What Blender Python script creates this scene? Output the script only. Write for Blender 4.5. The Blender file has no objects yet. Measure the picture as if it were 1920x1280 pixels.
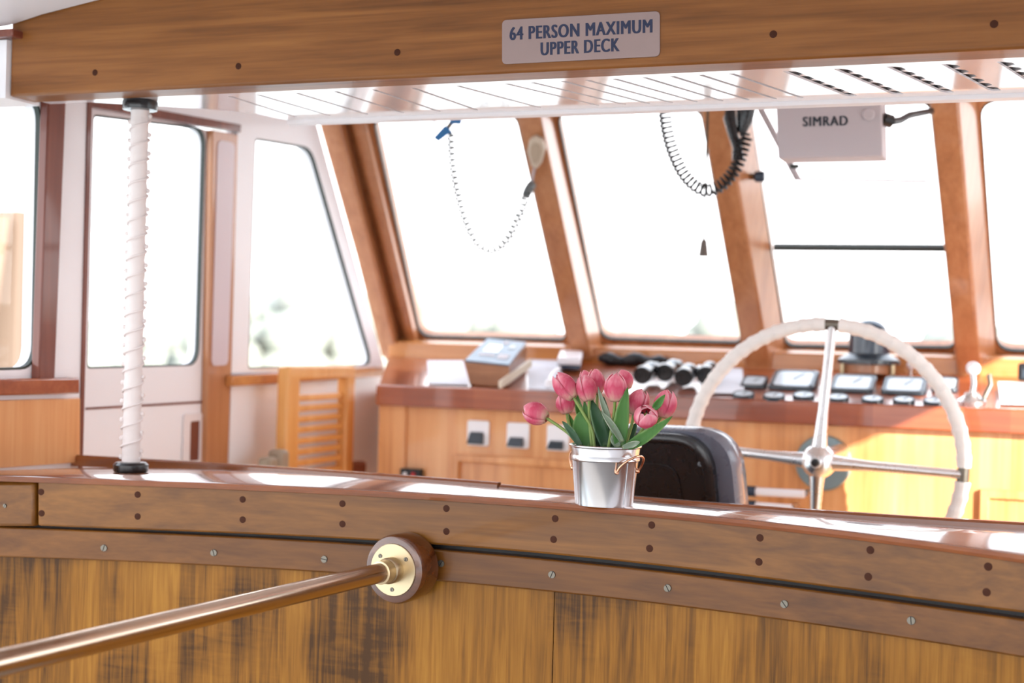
import bpy, bmesh, math, random
import numpy as np
from mathutils import Vector as V, Matrix
random.seed(4)
SC = bpy.context.scene
COL = SC.collection
# ------------------------------------------------------------------ camera
FPX = 2667.0; YAW = math.radians(21.3); ROLL = 0.026; CZ = 1.375
FW = V((-math.sin(YAW), math.cos(YAW), 0)); RT = V((math.cos(YAW), math.sin(YAW), 0)); UP = V((0, 0, 1))
RC = RT*math.cos(ROLL) + UP*math.sin(ROLL); UC = UP*math.cos(ROLL) - RT*math.sin(ROLL)
CAM = V((0, 0, CZ))
cd = bpy.data.cameras.new('camera'); cam = bpy.data.objects.new('camera', cd); COL.objects.link(cam)
cd.lens = 50.0; cd.sensor_width = 36.0; cd.clip_end = 2000
cd.dof.use_dof = True; cd.dof.focus_distance = 2.42; cd.dof.aperture_fstop = 2.8
mw = Matrix((RC, UC, -FW)).transposed().to_4x4(); mw.translation = CAM
cam.matrix_world = mw
SC.camera = cam
# ------------------------------------------------------------------ world, sun, exposure
SC.view_settings.view_transform = 'Standard'; SC.view_settings.look = 'None'
SC.view_settings.exposure = 0.5; SC.view_settings.gamma = 1.0; SC.view_settings.use_curve_mapping = False
w = bpy.data.worlds.new('sky'); SC.world = w; w.use_nodes = True
wn = w.node_tree.nodes; wl = w.node_tree.links
bg = wn['Background']; bg.inputs['Strength'].default_value = 3.0
tc = wn.new('ShaderNodeTexCoord'); sx = wn.new('ShaderNodeSeparateXYZ'); rp = wn.new('ShaderNodeValToRGB')
wl.new(tc.outputs['Generated'], sx.inputs[0]); wl.new(sx.outputs['Z'], rp.inputs['Fac'])
rp.color_ramp.elements[0].position = 0.0; rp.color_ramp.elements[0].color = (1.0, 0.985, 0.985, 1)
rp.color_ramp.elements[1].position = 0.7; rp.color_ramp.elements[1].color = (0.78, 0.87, 1.0, 1)
wl.new(rp.outputs['Color'], bg.inputs['Color'])
sd = bpy.data.lights.new('sun', 'SUN'); sun = bpy.data.objects.new('sun', sd); COL.objects.link(sun)
sd.energy = 10.5; sd.angle = math.radians(0.6); sd.color = (1.0, 0.95, 0.87)
SUN = V((-1.0, 0.95, -0.53)).normalized()
sun.rotation_euler = (-SUN).to_track_quat('Z', 'Y').to_euler(); sun.location = (6, -4, 5)

# ------------------------------------------------------------------ finding points of the place along a line of sight at a known depth
def ray(x, y): return FW + RC*((x-960)/FPX) + UC*((640-y)/FPX)
def onY(x, y, Y):
    d = ray(x, y); return CAM + d*(Y/d.y)
def onX(x, y, X):
    d = ray(x, y); return CAM + d*(X/d.x)
def onZ(x, y, z):
    d = ray(x, y); return CAM + d*((z-CZ)/d.z)
def onP(x, y, p, n):
    d = ray(x, y); return CAM + d*((p-CAM).dot(n)/d.dot(n))
def pix(p):
    q = p-CAM; z = q.dot(FW); return 960+FPX*q.dot(RC)/z, 640-FPX*q.dot(UC)/z
def atYZ(px, Y, z):
    y = 400.0
    for _ in range(6):
        p = onY(px, y, Y); p = V((p.x, Y, z)); y = pix(p)[1]
    return p

# ------------------------------------------------------------------ materials
def new_mat(name):
    m = bpy.data.materials.new(name); m.use_nodes = True
    return m, m.node_tree.nodes, m.node_tree.links, m.node_tree.nodes['Principled BSDF']
def srgb(r, g, b):
    f = lambda c: c/12.92 if c <= .04045 else ((c+.055)/1.055)**2.4
    return (f(r/255), f(g/255), f(b/255), 1)
def plain(name, col, rough=.5, metal=0.0, coat=0.0, spec=.5, bump=0.0, bscale=200):
    m, n, l, b = new_mat(name)
    b.inputs['Base Color'].default_value = col; b.inputs['Roughness'].default_value = rough
    b.inputs['Metallic'].default_value = metal; b.inputs['Coat Weight'].default_value = coat
    b.inputs['Coat Roughness'].default_value = .05; b.inputs['Specular IOR Level'].default_value = spec
    t = n.new('ShaderNodeTexCoord'); nz = n.new('ShaderNodeTexNoise'); nz.inputs['Scale'].default_value = 30
    nz.inputs['Detail'].default_value = 4; l.new(t.outputs['Object'], nz.inputs['Vector'])
    mr = n.new('ShaderNodeMapRange'); mr.inputs['To Min'].default_value = max(0, rough-.06); mr.inputs['To Max'].default_value = min(1, rough+.06)
    l.new(nz.outputs['Fac'], mr.inputs['Value']); l.new(mr.outputs['Result'], b.inputs['Roughness'])
    if bump:
        n2 = n.new('ShaderNodeTexNoise'); n2.inputs['Scale'].default_value = bscale; l.new(t.outputs['Object'], n2.inputs['Vector'])
        bp = n.new('ShaderNodeBump'); bp.inputs['Strength'].default_value = bump; bp.inputs['Distance'].default_value = .002
        l.new(n2.outputs['Fac'], bp.inputs['Height']); l.new(bp.outputs['Normal'], b.inputs['Normal'])
    return m
def wood(name, dark, mid, light, axis='X', rough=.35, coat=.5, fine=1.0, plank=0.0, blotch=.25, plank_axis='X', wav=.0, spec=.5, con=1.0):
    """varnished wood: grain along one axis, pores, blotches, optional plank-to-plank tone"""
    m, n, l, b = new_mat(name)
    t = n.new('ShaderNodeTexCoord')
    def noise(scale, sc, det=5, dist=0.0):
        mp = n.new('ShaderNodeMapping'); mp.inputs['Scale'].default_value = scale; l.new(t.outputs['Object'], mp.inputs['Vector'])
        nz = n.new('ShaderNodeTexNoise'); nz.inputs['Scale'].default_value = sc; nz.inputs['Detail'].default_value = det
        nz.inputs['Distortion'].default_value = dist; l.new(mp.outputs['Vector'], nz.inputs['Vector']); return nz.outputs['Fac']
    long = {'X': (.05, 1, 1), 'Y': (1, .05, 1), 'Z': (1, 1, .05)}[axis]
    g = noise(long, 22*fine, 6, 1.2); pores = noise({'X': (.03, 1, 1), 'Y': (1, .03, 1), 'Z': (1, 1, .03)}[axis], 150*fine, 3)
    bl = noise({'X': (.35, 1, 1), 'Y': (1, .35, 1), 'Z': (1, 1, .35)}[axis], 6, 4, .6)
    def math_(op, a, c):
        q = n.new('ShaderNodeMath'); q.operation = op
        for i, s in enumerate((a, c)):
            if isinstance(s, (int, float)): q.inputs[i].default_value = s
            else: l.new(s, q.inputs[i])
        return q.outputs[0]
    v = math_('ADD', math_('MULTIPLY', g, .55*con), math_('MULTIPLY', bl, blotch))
    v = math_('ADD', v, math_('MULTIPLY', pores, .22))
    v = math_('ADD', v, .5 - .275*con - blotch/2 - .11)
    if plank:
        sp = n.new('ShaderNodeSeparateXYZ'); l.new(t.outputs['Object'], sp.inputs[0])
        wv = math_('FLOOR', math_('ADD', math_('DIVIDE', sp.outputs[plank_axis], plank), .37), 0)
        wh = n.new('ShaderNodeTexWhiteNoise'); wh.noise_dimensions = '1D'; l.new(wv, wh.inputs['W'])
        v = math_('ADD', v, math_('MULTIPLY', math_('SUBTRACT', wh.outputs['Value'], .5), .16))
    if wav:      # fiddleback figure: short streaks across the grain, in patches
        fb = noise({'X': (1, .2, .2), 'Y': (.2, 1, .2), 'Z': (.16, .16, 1)}[axis], 70, 3, .8)
        mk = noise((1, 1, .5), 7, 2)
        mm = n.new('ShaderNodeMapRange'); mm.inputs['From Min'].default_value = .5; mm.inputs['From Max'].default_value = .68; l.new(mk, mm.inputs['Value'])
        v = math_('SUBTRACT', v, math_('MULTIPLY', math_('MULTIPLY', mm.outputs['Result'], fb), wav))
    r = n.new('ShaderNodeValToRGB'); l.new(v, r.inputs['Fac'])
    e = r.color_ramp.elements; e[0].position = .22; e[0].color = dark; e[1].position = .72; e[1].color = light
    q = e.new(.48); q.color = mid
    l.new(r.outputs['Color'], b.inputs['Base Color'])
    b.inputs['Specular IOR Level'].default_value = spec
    b.inputs['Roughness'].default_value = rough; b.inputs['Coat Weight'].default_value = coat; b.inputs['Coat Roughness'].default_value = .06
    bp = n.new('ShaderNodeBump'); bp.inputs['Strength'].default_value = .12; bp.inputs['Distance'].default_value = .002
    l.new(g, bp.inputs['Height']); l.new(bp.outputs['Normal'], b.inputs['Normal'])
    return m
def glass_mat(name, tint=(1, 1, 1, 1), refl=1.0):
    m, n, l, b = new_mat(name)
    n.remove(b); tr = n.new('ShaderNodeBsdfTransparent'); tr.inputs['Color'].default_value = tint
    gl = n.new('ShaderNodeBsdfGlossy'); gl.inputs['Roughness'].default_value = .02
    fr = n.new('ShaderNodeFresnel'); fr.inputs['IOR'].default_value = 1.45
    ge = n.new('ShaderNodeNewGeometry'); iv = n.new('ShaderNodeMath'); iv.operation = 'SUBTRACT'; iv.inputs[0].default_value = 1; l.new(ge.outputs['Backfacing'], iv.inputs[1])
    pr_ = n.new('ShaderNodeMath'); pr_.operation = 'MULTIPLY'; l.new(fr.outputs[0], pr_.inputs[0]); l.new(iv.outputs[0], pr_.inputs[1])   # reflect once, on the face met first
    mx = n.new('ShaderNodeMixShader'); l.new(pr_.outputs[0], mx.inputs[0]); l.new(tr.outputs[0], mx.inputs[1]); l.new(gl.outputs[0], mx.inputs[2])
    l.new(mx.outputs[0], n['Material Output'].inputs['Surface']); return m
def leafy(name, attr, stops, trans=.35, rough=.45):
    """petal / leaf: tone from a value along the petal, some light passing through"""
    m, n, l, b = new_mat(name)
    a = n.new('ShaderNodeAttribute'); a.attribute_name = attr
    t = n.new('ShaderNodeTexCoord'); mp = n.new('ShaderNodeMapping'); mp.inputs['Scale'].default_value = (1, 1, .15)
    nz = n.new('ShaderNodeTexNoise'); nz.inputs['Scale'].default_value = 220; l.new(t.outputs['Object'], mp.inputs[0]); l.new(mp.outputs[0], nz.inputs['Vector'])
    ad = n.new('ShaderNodeMath'); ad.operation = 'MULTIPLY_ADD'; l.new(nz.outputs['Fac'], ad.inputs[0]); ad.inputs[1].default_value = .36; ad.inputs[2].default_value = -.18
    a2 = n.new('ShaderNodeMath'); a2.operation = 'ADD'; l.new(a.outputs['Fac'], a2.inputs[0]); l.new(ad.outputs[0], a2.inputs[1])
    r = n.new('ShaderNodeValToRGB'); l.new(a2.outputs[0], r.inputs['Fac'])
    els = r.color_ramp.elements
    els[0].position, els[0].color = stops[0]; els[1].position, els[1].color = stops[-1]
    for p, c in stops[1:-1]:
        q = els.new(p); q.color = c
    l.new(r.outputs['Color'], b.inputs['Base Color']); b.inputs['Roughness'].default_value = rough
    ts = n.new('ShaderNodeBsdfTranslucent'); l.new(r.outputs['Color'], ts.inputs['Color'])
    mx = n.new('ShaderNodeMixShader'); mx.inputs[0].default_value = trans
    l.new(b.outputs[0], mx.inputs[1]); l.new(ts.outputs[0], mx.inputs[2]); l.new(mx.outputs[0], n['Material Output'].inputs['Surface'])
    return m

W_HEAD = wood('header_teak', srgb(74, 40, 16), srgb(128, 78, 35), srgb(156, 101, 51), 'X', .42, .12, 1.5, blotch=.25, spec=.25, con=1.15)
W_BOARD = wood('counter_mahogany', srgb(68, 37, 7), srgb(110, 67, 19), srgb(138, 89, 33), 'X', .3, .28, 1.3, blotch=.5, spec=.25, con=1.2)
W_STRIP = wood('strip_mahogany', srgb(64, 34, 8), srgb(102, 61, 20), srgb(126, 79, 30), 'X', .3, .22, 1.3, blotch=.4, spec=.25, con=1.2)
W_TOP = wood('counter_top_mahogany', srgb(86, 42, 14), srgb(128, 66, 24), srgb(156, 88, 38), 'X', .25, 1.0, .8, blotch=.3)
W_VENEER = wood('bulkhead_veneer', srgb(68, 40, 7), srgb(136, 88, 23), srgb(166, 115, 39), 'Z', .45, .08, 3.2, plank=.052, blotch=.42, wav=.34, spec=.22, con=1.1)
W_POST = wood('window_post_teak', srgb(132, 76, 42), srgb(184, 121, 77), srgb(208, 150, 106), 'Z', .38, .55, .8, blotch=.25)
W_SILL = wood('sill_teak', srgb(140, 78, 32), srgb(196, 126, 62), srgb(220, 154, 90), 'X', .38, .5, .8, blotch=.25)
W_FASCIA = wood('console_fascia_mahogany', srgb(104, 44, 20), srgb(154, 76, 42), srgb(184, 106, 64), 'X', .3, .7, .7, plank=.11, blotch=.45)
W_CONS = wood('console_teak', srgb(182, 112, 58), srgb(226, 158, 100), srgb(242, 186, 130), 'Z', .4, .35, .7, plank=.14, blotch=.3)
W_CHAIR = wood('chair_teak', srgb(196, 122, 56), srgb(236, 168, 92), srgb(248, 194, 124), 'Z', .45, .2, .8)
W_DARK = wood('door_trim_mahogany', srgb(70, 28, 20), srgb(116, 56, 40), srgb(146, 80, 58), 'Z', .4, .4, .8)
W_FLOOR = wood('deck_teak', srgb(160, 130, 100), srgb(196, 168, 136), srgb(216, 192, 164), 'Y', .5, .1, .6, plank=.09)
W_BLOCK = wood('rail_block_walnut', srgb(46, 20, 8), srgb(88, 44, 18), srgb(122, 68, 32), 'X', .25, .8, 1.0)
PLUG = plain('dark_wood_plug', srgb(66, 34, 20), .6, spec=.15)
WHITE = plain('white_paint', srgb(248, 246, 250), .4, coat=.2)
GLOSSW = plain('gloss_white_enamel', srgb(240, 234, 236), .12, coat=.6)
RUBBER = plain('dark_rubber', srgb(58, 66, 62), .6)
GLASS = glass_mat('window_glass')
VISOR = glass_mat('clear_plastic', (.97, .97, .97, 1))
STEEL = plain('polished_zinc', (.62, .62, .64, 1), .22, 1.0)
ALU = plain('brushed_aluminium', (.78, .78, .79, 1), .28, 1.0)
BRASS = plain('brass', (.52, .41, .26, 1), .34, 1.0)
BRONZE = plain('bronze_tube', (.62, .50, .39, 1), .2, 1.0)
COPPER = plain('copper_wire', (.72, .40, .26, 1), .2, 1.0)
SCREW = plain('screw_metal', (.20, .18, .15, 1), .5, 1.0)
BLACKP = plain('black_plastic', srgb(22, 22, 26), .28, coat=.3)
BLACKM = plain('black_matte', srgb(20, 20, 24), .5)
CUSH = plain('grey_vinyl', srgb(96, 100, 114), .28, coat=.5)
DARKGREY = plain('dark_grey_vinyl', srgb(62, 66, 76), .3, coat=.3)
ROPE = plain('white_cord', srgb(238, 232, 228), .8, bump=.5, bscale=500)
CANVAS = plain('white_canvas', srgb(232, 222, 220), .85, bump=.4, bscale=600)
PAPER = plain('chart_paper', srgb(226, 228, 236), .7)
INK = plain('navy_ink', srgb(22, 32, 66), .5)
SIGNM = plain('sign_aluminium', srgb(150, 128, 124), .42, .35)
GREYBOX = plain('grey_enamel_box', srgb(196, 186, 190), .5)
BLUEP = plain('blue_grey_panel', srgb(86, 112, 138), .35)
COMPM = plain('compass_blue_black', srgb(40, 58, 78), .25, coat=.5)
TEAL = plain('teal_grey_enamel', srgb(140, 160, 164), .3, .4)
DIAL = plain('dial_face', srgb(206, 222, 232), .25, coat=.5)
BEZEL = plain('gauge_bezel', srgb(44, 54, 64), .3, coat=.3)
BEIGE = plain('beige_plastic', srgb(214, 200, 180), .45)
BLUE = plain('bright_blue_plastic', srgb(30, 110, 170), .4)
TAUPE = plain('taupe_block', srgb(168, 150, 128), .6)
SOIL = plain('dark_floral_foam', srgb(34, 44, 28), .9)
STEM = plain('tulip_stem_green', srgb(124, 146, 74), .45)
ANTH = plain('anther_black', srgb(40, 28, 20), .7)
RED = plain('red_button', srgb(180, 30, 36), .4)
WATER = plain('harbour_water', srgb(150, 160, 160), .25, bump=.3, bscale=1)
TREE = plain('hazed_foliage', srgb(136, 140, 131), .9)  # haze over the far shore is put into this pale grey
SANDY = plain('beige_render', srgb(112, 94, 80), .8)
PETAL = leafy('tulip_petal', 'tone', [(.0, srgb(232, 220, 180)), (.13, srgb(244, 190, 184)), (.34, srgb(238, 122, 150)), (.50, srgb(232, 96, 132)), (.74, srgb(248, 164, 184)), (1.0, srgb(255, 222, 226))], .5)
LEAF = leafy('tulip_leaf', 'tone', [(.0, srgb(150, 176, 110)), (.3, srgb(66, 122, 50)), (.8, srgb(88, 144, 64)), (1.0, srgb(150, 184, 112))], .42)
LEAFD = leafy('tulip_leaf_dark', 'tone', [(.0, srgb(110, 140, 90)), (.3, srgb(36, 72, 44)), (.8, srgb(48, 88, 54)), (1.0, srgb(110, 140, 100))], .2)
LEAFP = leafy('tulip_leaf_pale', 'tone', [(.0, srgb(170, 180, 130)), (.3, srgb(120, 140, 116)), (.8, srgb(140, 158, 134)), (1.0, srgb(190, 200, 180))], .3)

# ------------------------------------------------------------------ mesh helper
class M:
    def __init__(s): s.v = []; s.f = []; s.tone = None
    def add(s, vs, fs):
        o = len(s.v); s.v += [V(p) for p in vs]; s.f += [tuple(i+o for i in f) for f in fs]; return s
    def hexa(s, a, b):      # two quads (same order)
        return s.add(list(a)+list(b), [(0, 1, 2, 3), (7, 6, 5, 4)]+[(i, i+4, (i+1) % 4+4, (i+1) % 4) for i in range(4)])
    def box(s, x0, x1, y0, y1, z0, z1):
        return s.hexa([(x0, y0, z0), (x1, y0, z0), (x1, y1, z0), (x0, y1, z0)], [(x0, y0, z1), (x1, y0, z1), (x1, y1, z1), (x0, y1, z1)])
    def prism(s, poly, vec):
        n = len(poly); vec = V(vec); p = [V(q) for q in poly]
        return s.add(p+[q+vec for q in p], [tuple(range(n)), tuple(range(2*n-1, n-1, -1))]+[(i, i+n, (i+1) % n+n, (i+1) % n) for i in range(n)])
    def ring(s, a, b, vec):
        n = len(a); vec = V(vec); A = [V(q) for q in a]; B = [V(q) for q in b]
        vs = A+B+[q+vec for q in A]+[q+vec for q in B]; fs = []
        for i in range(n):
            j = (i+1) % n
            fs += [(i, j, n+j, n+i), (2*n+i, 3*n+i, 3*n+j, 2*n+j), (i, 2*n+i, 2*n+j, j), (n+i, n+j, 3*n+j, 3*n+i)]
        return s.add(vs, fs)
    def loft(s, loops, caps=True, closed=False):
        n = len(loops[0]); vs = [p for L in loops for p in L]; fs = []; k = len(loops)
        for a in range(k if closed else k-1):
            c = (a+1) % k
            for i in range(n):
                j = (i+1) % n; fs.append((a*n+i, a*n+j, c*n+j, c*n+i))
        if caps and not closed: fs += [tuple(range(n-1, -1, -1)), tuple(range((k-1)*n, k*n))]
        return s.add(vs, fs)
    def tube(s, path, r, seg=12, closed=False, caps=True):
        path = [V(p) for p in path]; k = len(path); rr = r if isinstance(r, (list, tuple)) else [r]*k
        tan = []
        for i in range(k):
            a = path[(i-1) % k] if closed or i > 0 else path[i]; c = path[(i+1) % k] if closed or i < k-1 else path[i]
            tan.append((c-a).normalized())
        nr = tan[0].orthogonal().normalized(); loops = []
        for i in range(k):
            nr = (nr-tan[i]*nr.dot(tan[i])).normalized(); bn = tan[i].cross(nr)
            loops.append([path[i]+(nr*math.cos(2*math.pi*q/seg)+bn*math.sin(2*math.pi*q/seg))*rr[i] for q in range(seg)])
        return s.loft(loops, caps, closed)
    def lathe(s, prof, base, axis=(0, 0, 1), seg=32):
        ax = V(axis).normalized(); u = ax.orthogonal().normalized(); w_ = ax.cross(u); base = V(base)
        return s.loft([[base+ax*h+(u*math.cos(2*math.pi*q/seg)+w_*math.sin(2*math.pi*q/seg))*max(r, 1e-5) for q in range(seg)] for r, h in prof])
    def cyl(s, a, b, r, seg=24):
        a = V(a); b = V(b); return s.lathe([(r, 0), (r, (b-a).length)], a, b-a, seg)
    def ell(s, c, rx, ry, rz, seg=16, rings=10):
        loops = []
        for i in range(rings+1):
            t = math.pi*i/rings; rr = max(math.sin(t), 1e-4)
            loops.append([V(c)+V((rx*rr*math.cos(2*math.pi*q/seg), ry*rr*math.sin(2*math.pi*q/seg), -rz*math.cos(t))) for q in range(seg)])
        return s.loft(loops)
    def grid(s, rows):
        n = len(rows[0]); vs = [p for r in rows for p in r]
        return s.add(vs, [(a*n+i, a*n+i+1, (a+1)*n+i+1, (a+1)*n+i) for a in range(len(rows)-1) for i in range(n-1)])
    def build(s, name, mat, parent=None, bevel=0.0, smooth=38, weld=False, solid=0.0, seg=2):
        me = bpy.data.meshes.new(name)
        lo = V((min(p.x for p in s.v), min(p.y for p in s.v), min(p.z for p in s.v))); hi = V((max(p.x for p in s.v), max(p.y for p in s.v), max(p.z for p in s.v)))
        org = V(((lo.x+hi.x)/2, (lo.y+hi.y)/2, lo.z))
        bm = bmesh.new(); ly = bm.verts.layers.float.new('tone') if s.tone else None
        vv = [bm.verts.new(p-org) for p in s.v]
        if s.tone:
            for q, t in zip(vv, s.tone): q[ly] = t
        for f in s.f:
            try: bm.faces.new([vv[i] for i in f])
            except ValueError: pass
        if weld: bmesh.ops.remove_doubles(bm, verts=bm.verts, dist=1e-5); bmesh.ops.dissolve_degenerate(bm, edges=bm.edges, dist=1e-6)
        bmesh.ops.recalc_face_normals(bm, faces=bm.faces)
        for f in bm.faces: f.smooth = True
        bm.to_mesh(me); bm.free(); me.materials.append(mat)
        me.set_sharp_from_angle(angle=math.radians(smooth))
        o = bpy.data.objects.new(name, me); COL.objects.link(o)
        wloc = org
        if parent is not None:
            o.parent = parent; q = parent; pl = V(q.location)
            while q.parent: q = q.parent; pl += V(q.location)
            wloc = org-pl
        o.location = wloc
        if bevel:
            md = o.modifiers.new('bevel', 'BEVEL'); md.width = bevel; md.segments = seg; md.limit_method = 'ANGLE'; md.angle_limit = math.radians(40); md.use_clamp_overlap = True
        if solid:
            md = o.modifiers.new('solid', 'SOLIDIFY'); md.thickness = solid; md.offset = 0
        return o
def tag(o, label, cat, group=None):
    o['label'] = label; o['category'] = cat
    if group: o['group'] = group
    return o
def struct(o): o['kind'] = 'structure'; return o
def thing(name, loc, label, cat, group=None):
    o = bpy.data.objects.new(name, None); COL.objects.link(o); o.location = V(loc); o.empty_display_size = .05
    return tag(o, label, cat, group)
def rpoly(pts, r, n=6):
    out = []; k = len(pts); P = [V(p) for p in pts]; rr = r if isinstance(r, (list, tuple)) else [r]*k
    for i in range(k):
        a, p, c = P[i-1], P[i], P[(i+1) % k]; q = min(rr[i], .45*(a-p).length, .45*(c-p).length)
        A = p+(a-p).normalized()*q; C = p+(c-p).normalized()*q
        for j in range(n+1):
            t = j/n; out.append(A*(1-t)**2+p*2*t*(1-t)+C*t*t)
    return out
def rep(pts, n=6): return [V(p) for p in pts for _ in range(n+1)]
def text2d(body, offset=0.0):
    cu = bpy.data.curves.new('txt', 'FONT'); cu.body = body; cu.size = 1; cu.space_character = 1.14; cu.resolution_u = 4
    o = bpy.data.objects.new('txt', cu); COL.objects.link(o)
    dg = bpy.context.evaluated_depsgraph_get(); me = bpy.data.meshes.new_from_object(o.evaluated_get(dg))
    vs = [tuple(v.co) for v in me.vertices]; fs = [tuple(p.vertices) for p in me.polygons]
    bpy.data.objects.remove(o); bpy.data.meshes.remove(me); bpy.data.curves.remove(cu)
    x0 = min(v[0] for v in vs); x1 = max(v[0] for v in vs); y0 = min(v[1] for v in vs); y1 = max(v[1] for v in vs)
    return [((v[0]-x0)/(x1-x0), (v[1]-y0)/(y1-y0)) for v in vs], fs
def lettering(m, body, bl, br, tl, nrm, offset=0.0, thick=.0006):
    bl, br, tl = V(bl), V(br), V(tl)
    if offset:
        d = (br-bl).normalized()*(tl-bl).length*offset
        for q in (-1, 0, 1): lettering(m, body, bl+d*q+d, br+d*q-d, tl+d*q+d, nrm, 0, thick*(1+.1*q))
        return m
    vs, fs = text2d(body, 0); n = V(nrm)*thick
    k = len(vs); P = [bl+(br-bl)*x+(tl-bl)*y for x, y in vs]
    m.add([p+n for p in P], fs)
    ed = {}
    for f in fs:
        for i in range(len(f)):
            a, c = f[i], f[(i+1) % len(f)]; e = (min(a, c), max(a, c)); ed[e] = ed.get(e, 0)+1
    m.add([p+n for p in P]+[p for p in P], [(a, c, c+k, a+k) for (a, c), q in ed.items() if q == 1])
    return m

# ------------------------------------------------------------------ counter bulkhead (slightly bowed in plan, gentle camber)
def Yf(X): return 2.32-.13*((X+.95)/.9)**2 if X < .1 else Yf(.0999)
def NF(X): return V((-.26*(X+.95)/.81, -1, 0)).normalized()
def onF(px, py, off=0.0):
    Y = 2.3
    for _ in range(12):
        p = onY(px, py, Y); Y = Yf(p.x)+off
    return onY(px, py, Y)
def curve(pts, deg=4):
    c = np.polyfit([p[0]/1000 for p in pts], [p[1] for p in pts], deg); f = lambda x: float(np.polyval(c, x/1000))
    def g(x):      # straight on beyond the traced stretch
        if x > 1925: return f(1925)+(f(1925)-f(1700))/225*(x-1925)
        if x < -10: return f(-10)+(f(140)-f(-10))/150*(x+10)
        return f(x)
    return g
eTop = curve([(0, 890), (70, 893), (250, 899), (450, 906), (640, 916), (860, 927), (1070, 943), (1280, 963), (1500, 985), (1700, 1010), (1800, 1022), (1920, 1041)], 4)
eBot = curve([(70, 986), (300, 994), (640, 1010), (830, 1023), (1070, 1043), (1280, 1065), (1600, 1108), (1920, 1149)], 4)
eST = curve([(0, 988), (300, 999), (640, 1018), (830, 1032), (1070, 1052), (1280, 1075), (1600, 1118), (1920, 1161)], 4)
eSB = curve([(0, 1044), (300, 1055), (640, 1076), (830, 1091), (1070, 1113), (1280, 1137), (1600, 1183), (1920, 1233)], 4)
def cols(a, b, n=44): return [a+(b-a)*i/(n-1) for i in range(n)]
YB = 2.585
eFi = curve([(150, 864), (640, 894), (930, 915), (1075, 931), (1280, 950), (1490, 966), (1920, 993)], 3)   # inner foot of the rail
def zback(px): return onY(px, eFi(px), YB).z
counter = thing('counter', onF(960, 960)-V((0, 0, .03)), 'long varnished mahogany counter across the opening below the hanging beam', 'counter')
m = M(); loops = []
for x in cols(-130, 3300, 90):
    e = onF(x, eTop(x), -.008); bk = atYZ(x, YB, 1.1); zb = zback(x)
    p = [(e.x, e.y+.006, e.z)]
    L = [V((e.x, e.y+.007, e.z)), V((e.x, e.y+.002, e.z-.002)), V((e.x, e.y, e.z-.007)), V((e.x, e.y+.002, e.z-.012)), V((e.x, e.y+.009, e.z-.014)),
         V((e.x, YB+.03, zb-.03)), V((e.x, YB+.03, zb))]
    # keep the back edge at the same X so the slab stays square to the bulkhead
    loops.append(L)
m.loft(loops); m.build('counter_top', W_TOP, counter)
def zc_top(X, Y):      # height of the counter top
    px = pix(V((X, 2.3, 1.1)))[0]; e = onF(px, eTop(px), -.008); zb = zback(px)
    t = (Y-e.y)/(YB+.03-e.y); return e.z+(zb-e.z)*t
m = M(); m.loft([[onF(x, eTop(x)+8), onF(x, eBot(x)), onF(x, eBot(x))+V((0, .03, 0)), onF(x, eTop(x)+8)+V((0, .03, 0))] for x in cols(70, 3300, 86)])
board = m.build('front_board', W_BOARD, counter, bevel=.004)
m = M(); m.loft([[onF(x, 904), onF(x, 987), onF(x, 987)+V((0, .03, 0)), onF(x, 904)+V((0, .03, 0))] for x in cols(-130, 64, 8)])
blk = m.build('end_board', W_BOARD, counter, bevel=.006)
def disc(p, n, r, h, seg=20): return M().lathe([(r, -.004), (r, h*.6), (r*.85, h), (1e-5, h)], p, n, seg)
NA = V((0, -1, 0))
for (x, y) in [(258, 927), (258, 968), (455, 936), (455, 974), (642, 944), (642, 982), (837, 953), (837, 996), (1041, 972), (1038, 1011), (1222, 984), (1218, 1028),
               (1425, 1008), (1423, 1053), (1632, 1031), (1628, 1081), (1853, 1062), (1850, 1110), (77, 922), (78, 962)]:
    disc(onF(x, y), NF(onF(x, y).x), .0062, .0006).build('wood_plug', PLUG, board)
def slotscrew(p, n, r, parent, name='screw', mat=SCREW, ang=.5):
    p = V(p); n = V(n).normalized(); a = n.orthogonal().normalized(); b = n.cross(a); d = a*math.cos(ang)+b*math.sin(ang); e = n.cross(d)
    m = M()
    for s in (-1, 1):      # two half heads with the slot between them
        pts = []
        for i in range(11):
            t = -math.pi/2+math.pi*i/10; q = d*math.sin(t)*r*.98+e*s*(math.cos(t)*r+r*.1); pts.append(p+q)
        pts[0] = p-d*r+e*s*r*.12; pts[-1] = p+d*r+e*s*r*.12
        m.prism(pts, n*r*.35)
    o = m.build(name, mat, parent); M().lathe([(r*1.12, -.003), (r*1.12, .0003), (1e-5, .0003)], p, n, 18).build('screw_slot', BLACKM, o); return o
slotscrew(onF(9, 948), NA, .0035, blk, ang=.2)
def rail(a, b, top, foot, name):
    m = M(); L = []
    for x in cols(a, b, 30):
        t = onY(x, top(x), YB); f = onY(x, foot(x), YB)
        L.append([V((t.x, YB+.004, t.z)), V((t.x, YB, t.z-.004)), V((t.x, YB, f.z-.012)), V((t.x, YB+.022, f.z-.012)), V((t.x, YB+.022, t.z-.004)), V((t.x, YB+.018, t.z))])
    return m.loft(L).build(name, W_TOP, counter)
tL = curve([(150, 853), (350, 865), (640, 883), (932, 905)], 2); tR = curve([(937, 909), (1075, 921), (1280, 938), (1490, 954), (1920, 980)], 2)
rail(90, 932, tL, eFi, 'fiddle_rail'); rail(936, 3200, tR, eFi, 'fiddle_rail')
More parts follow.
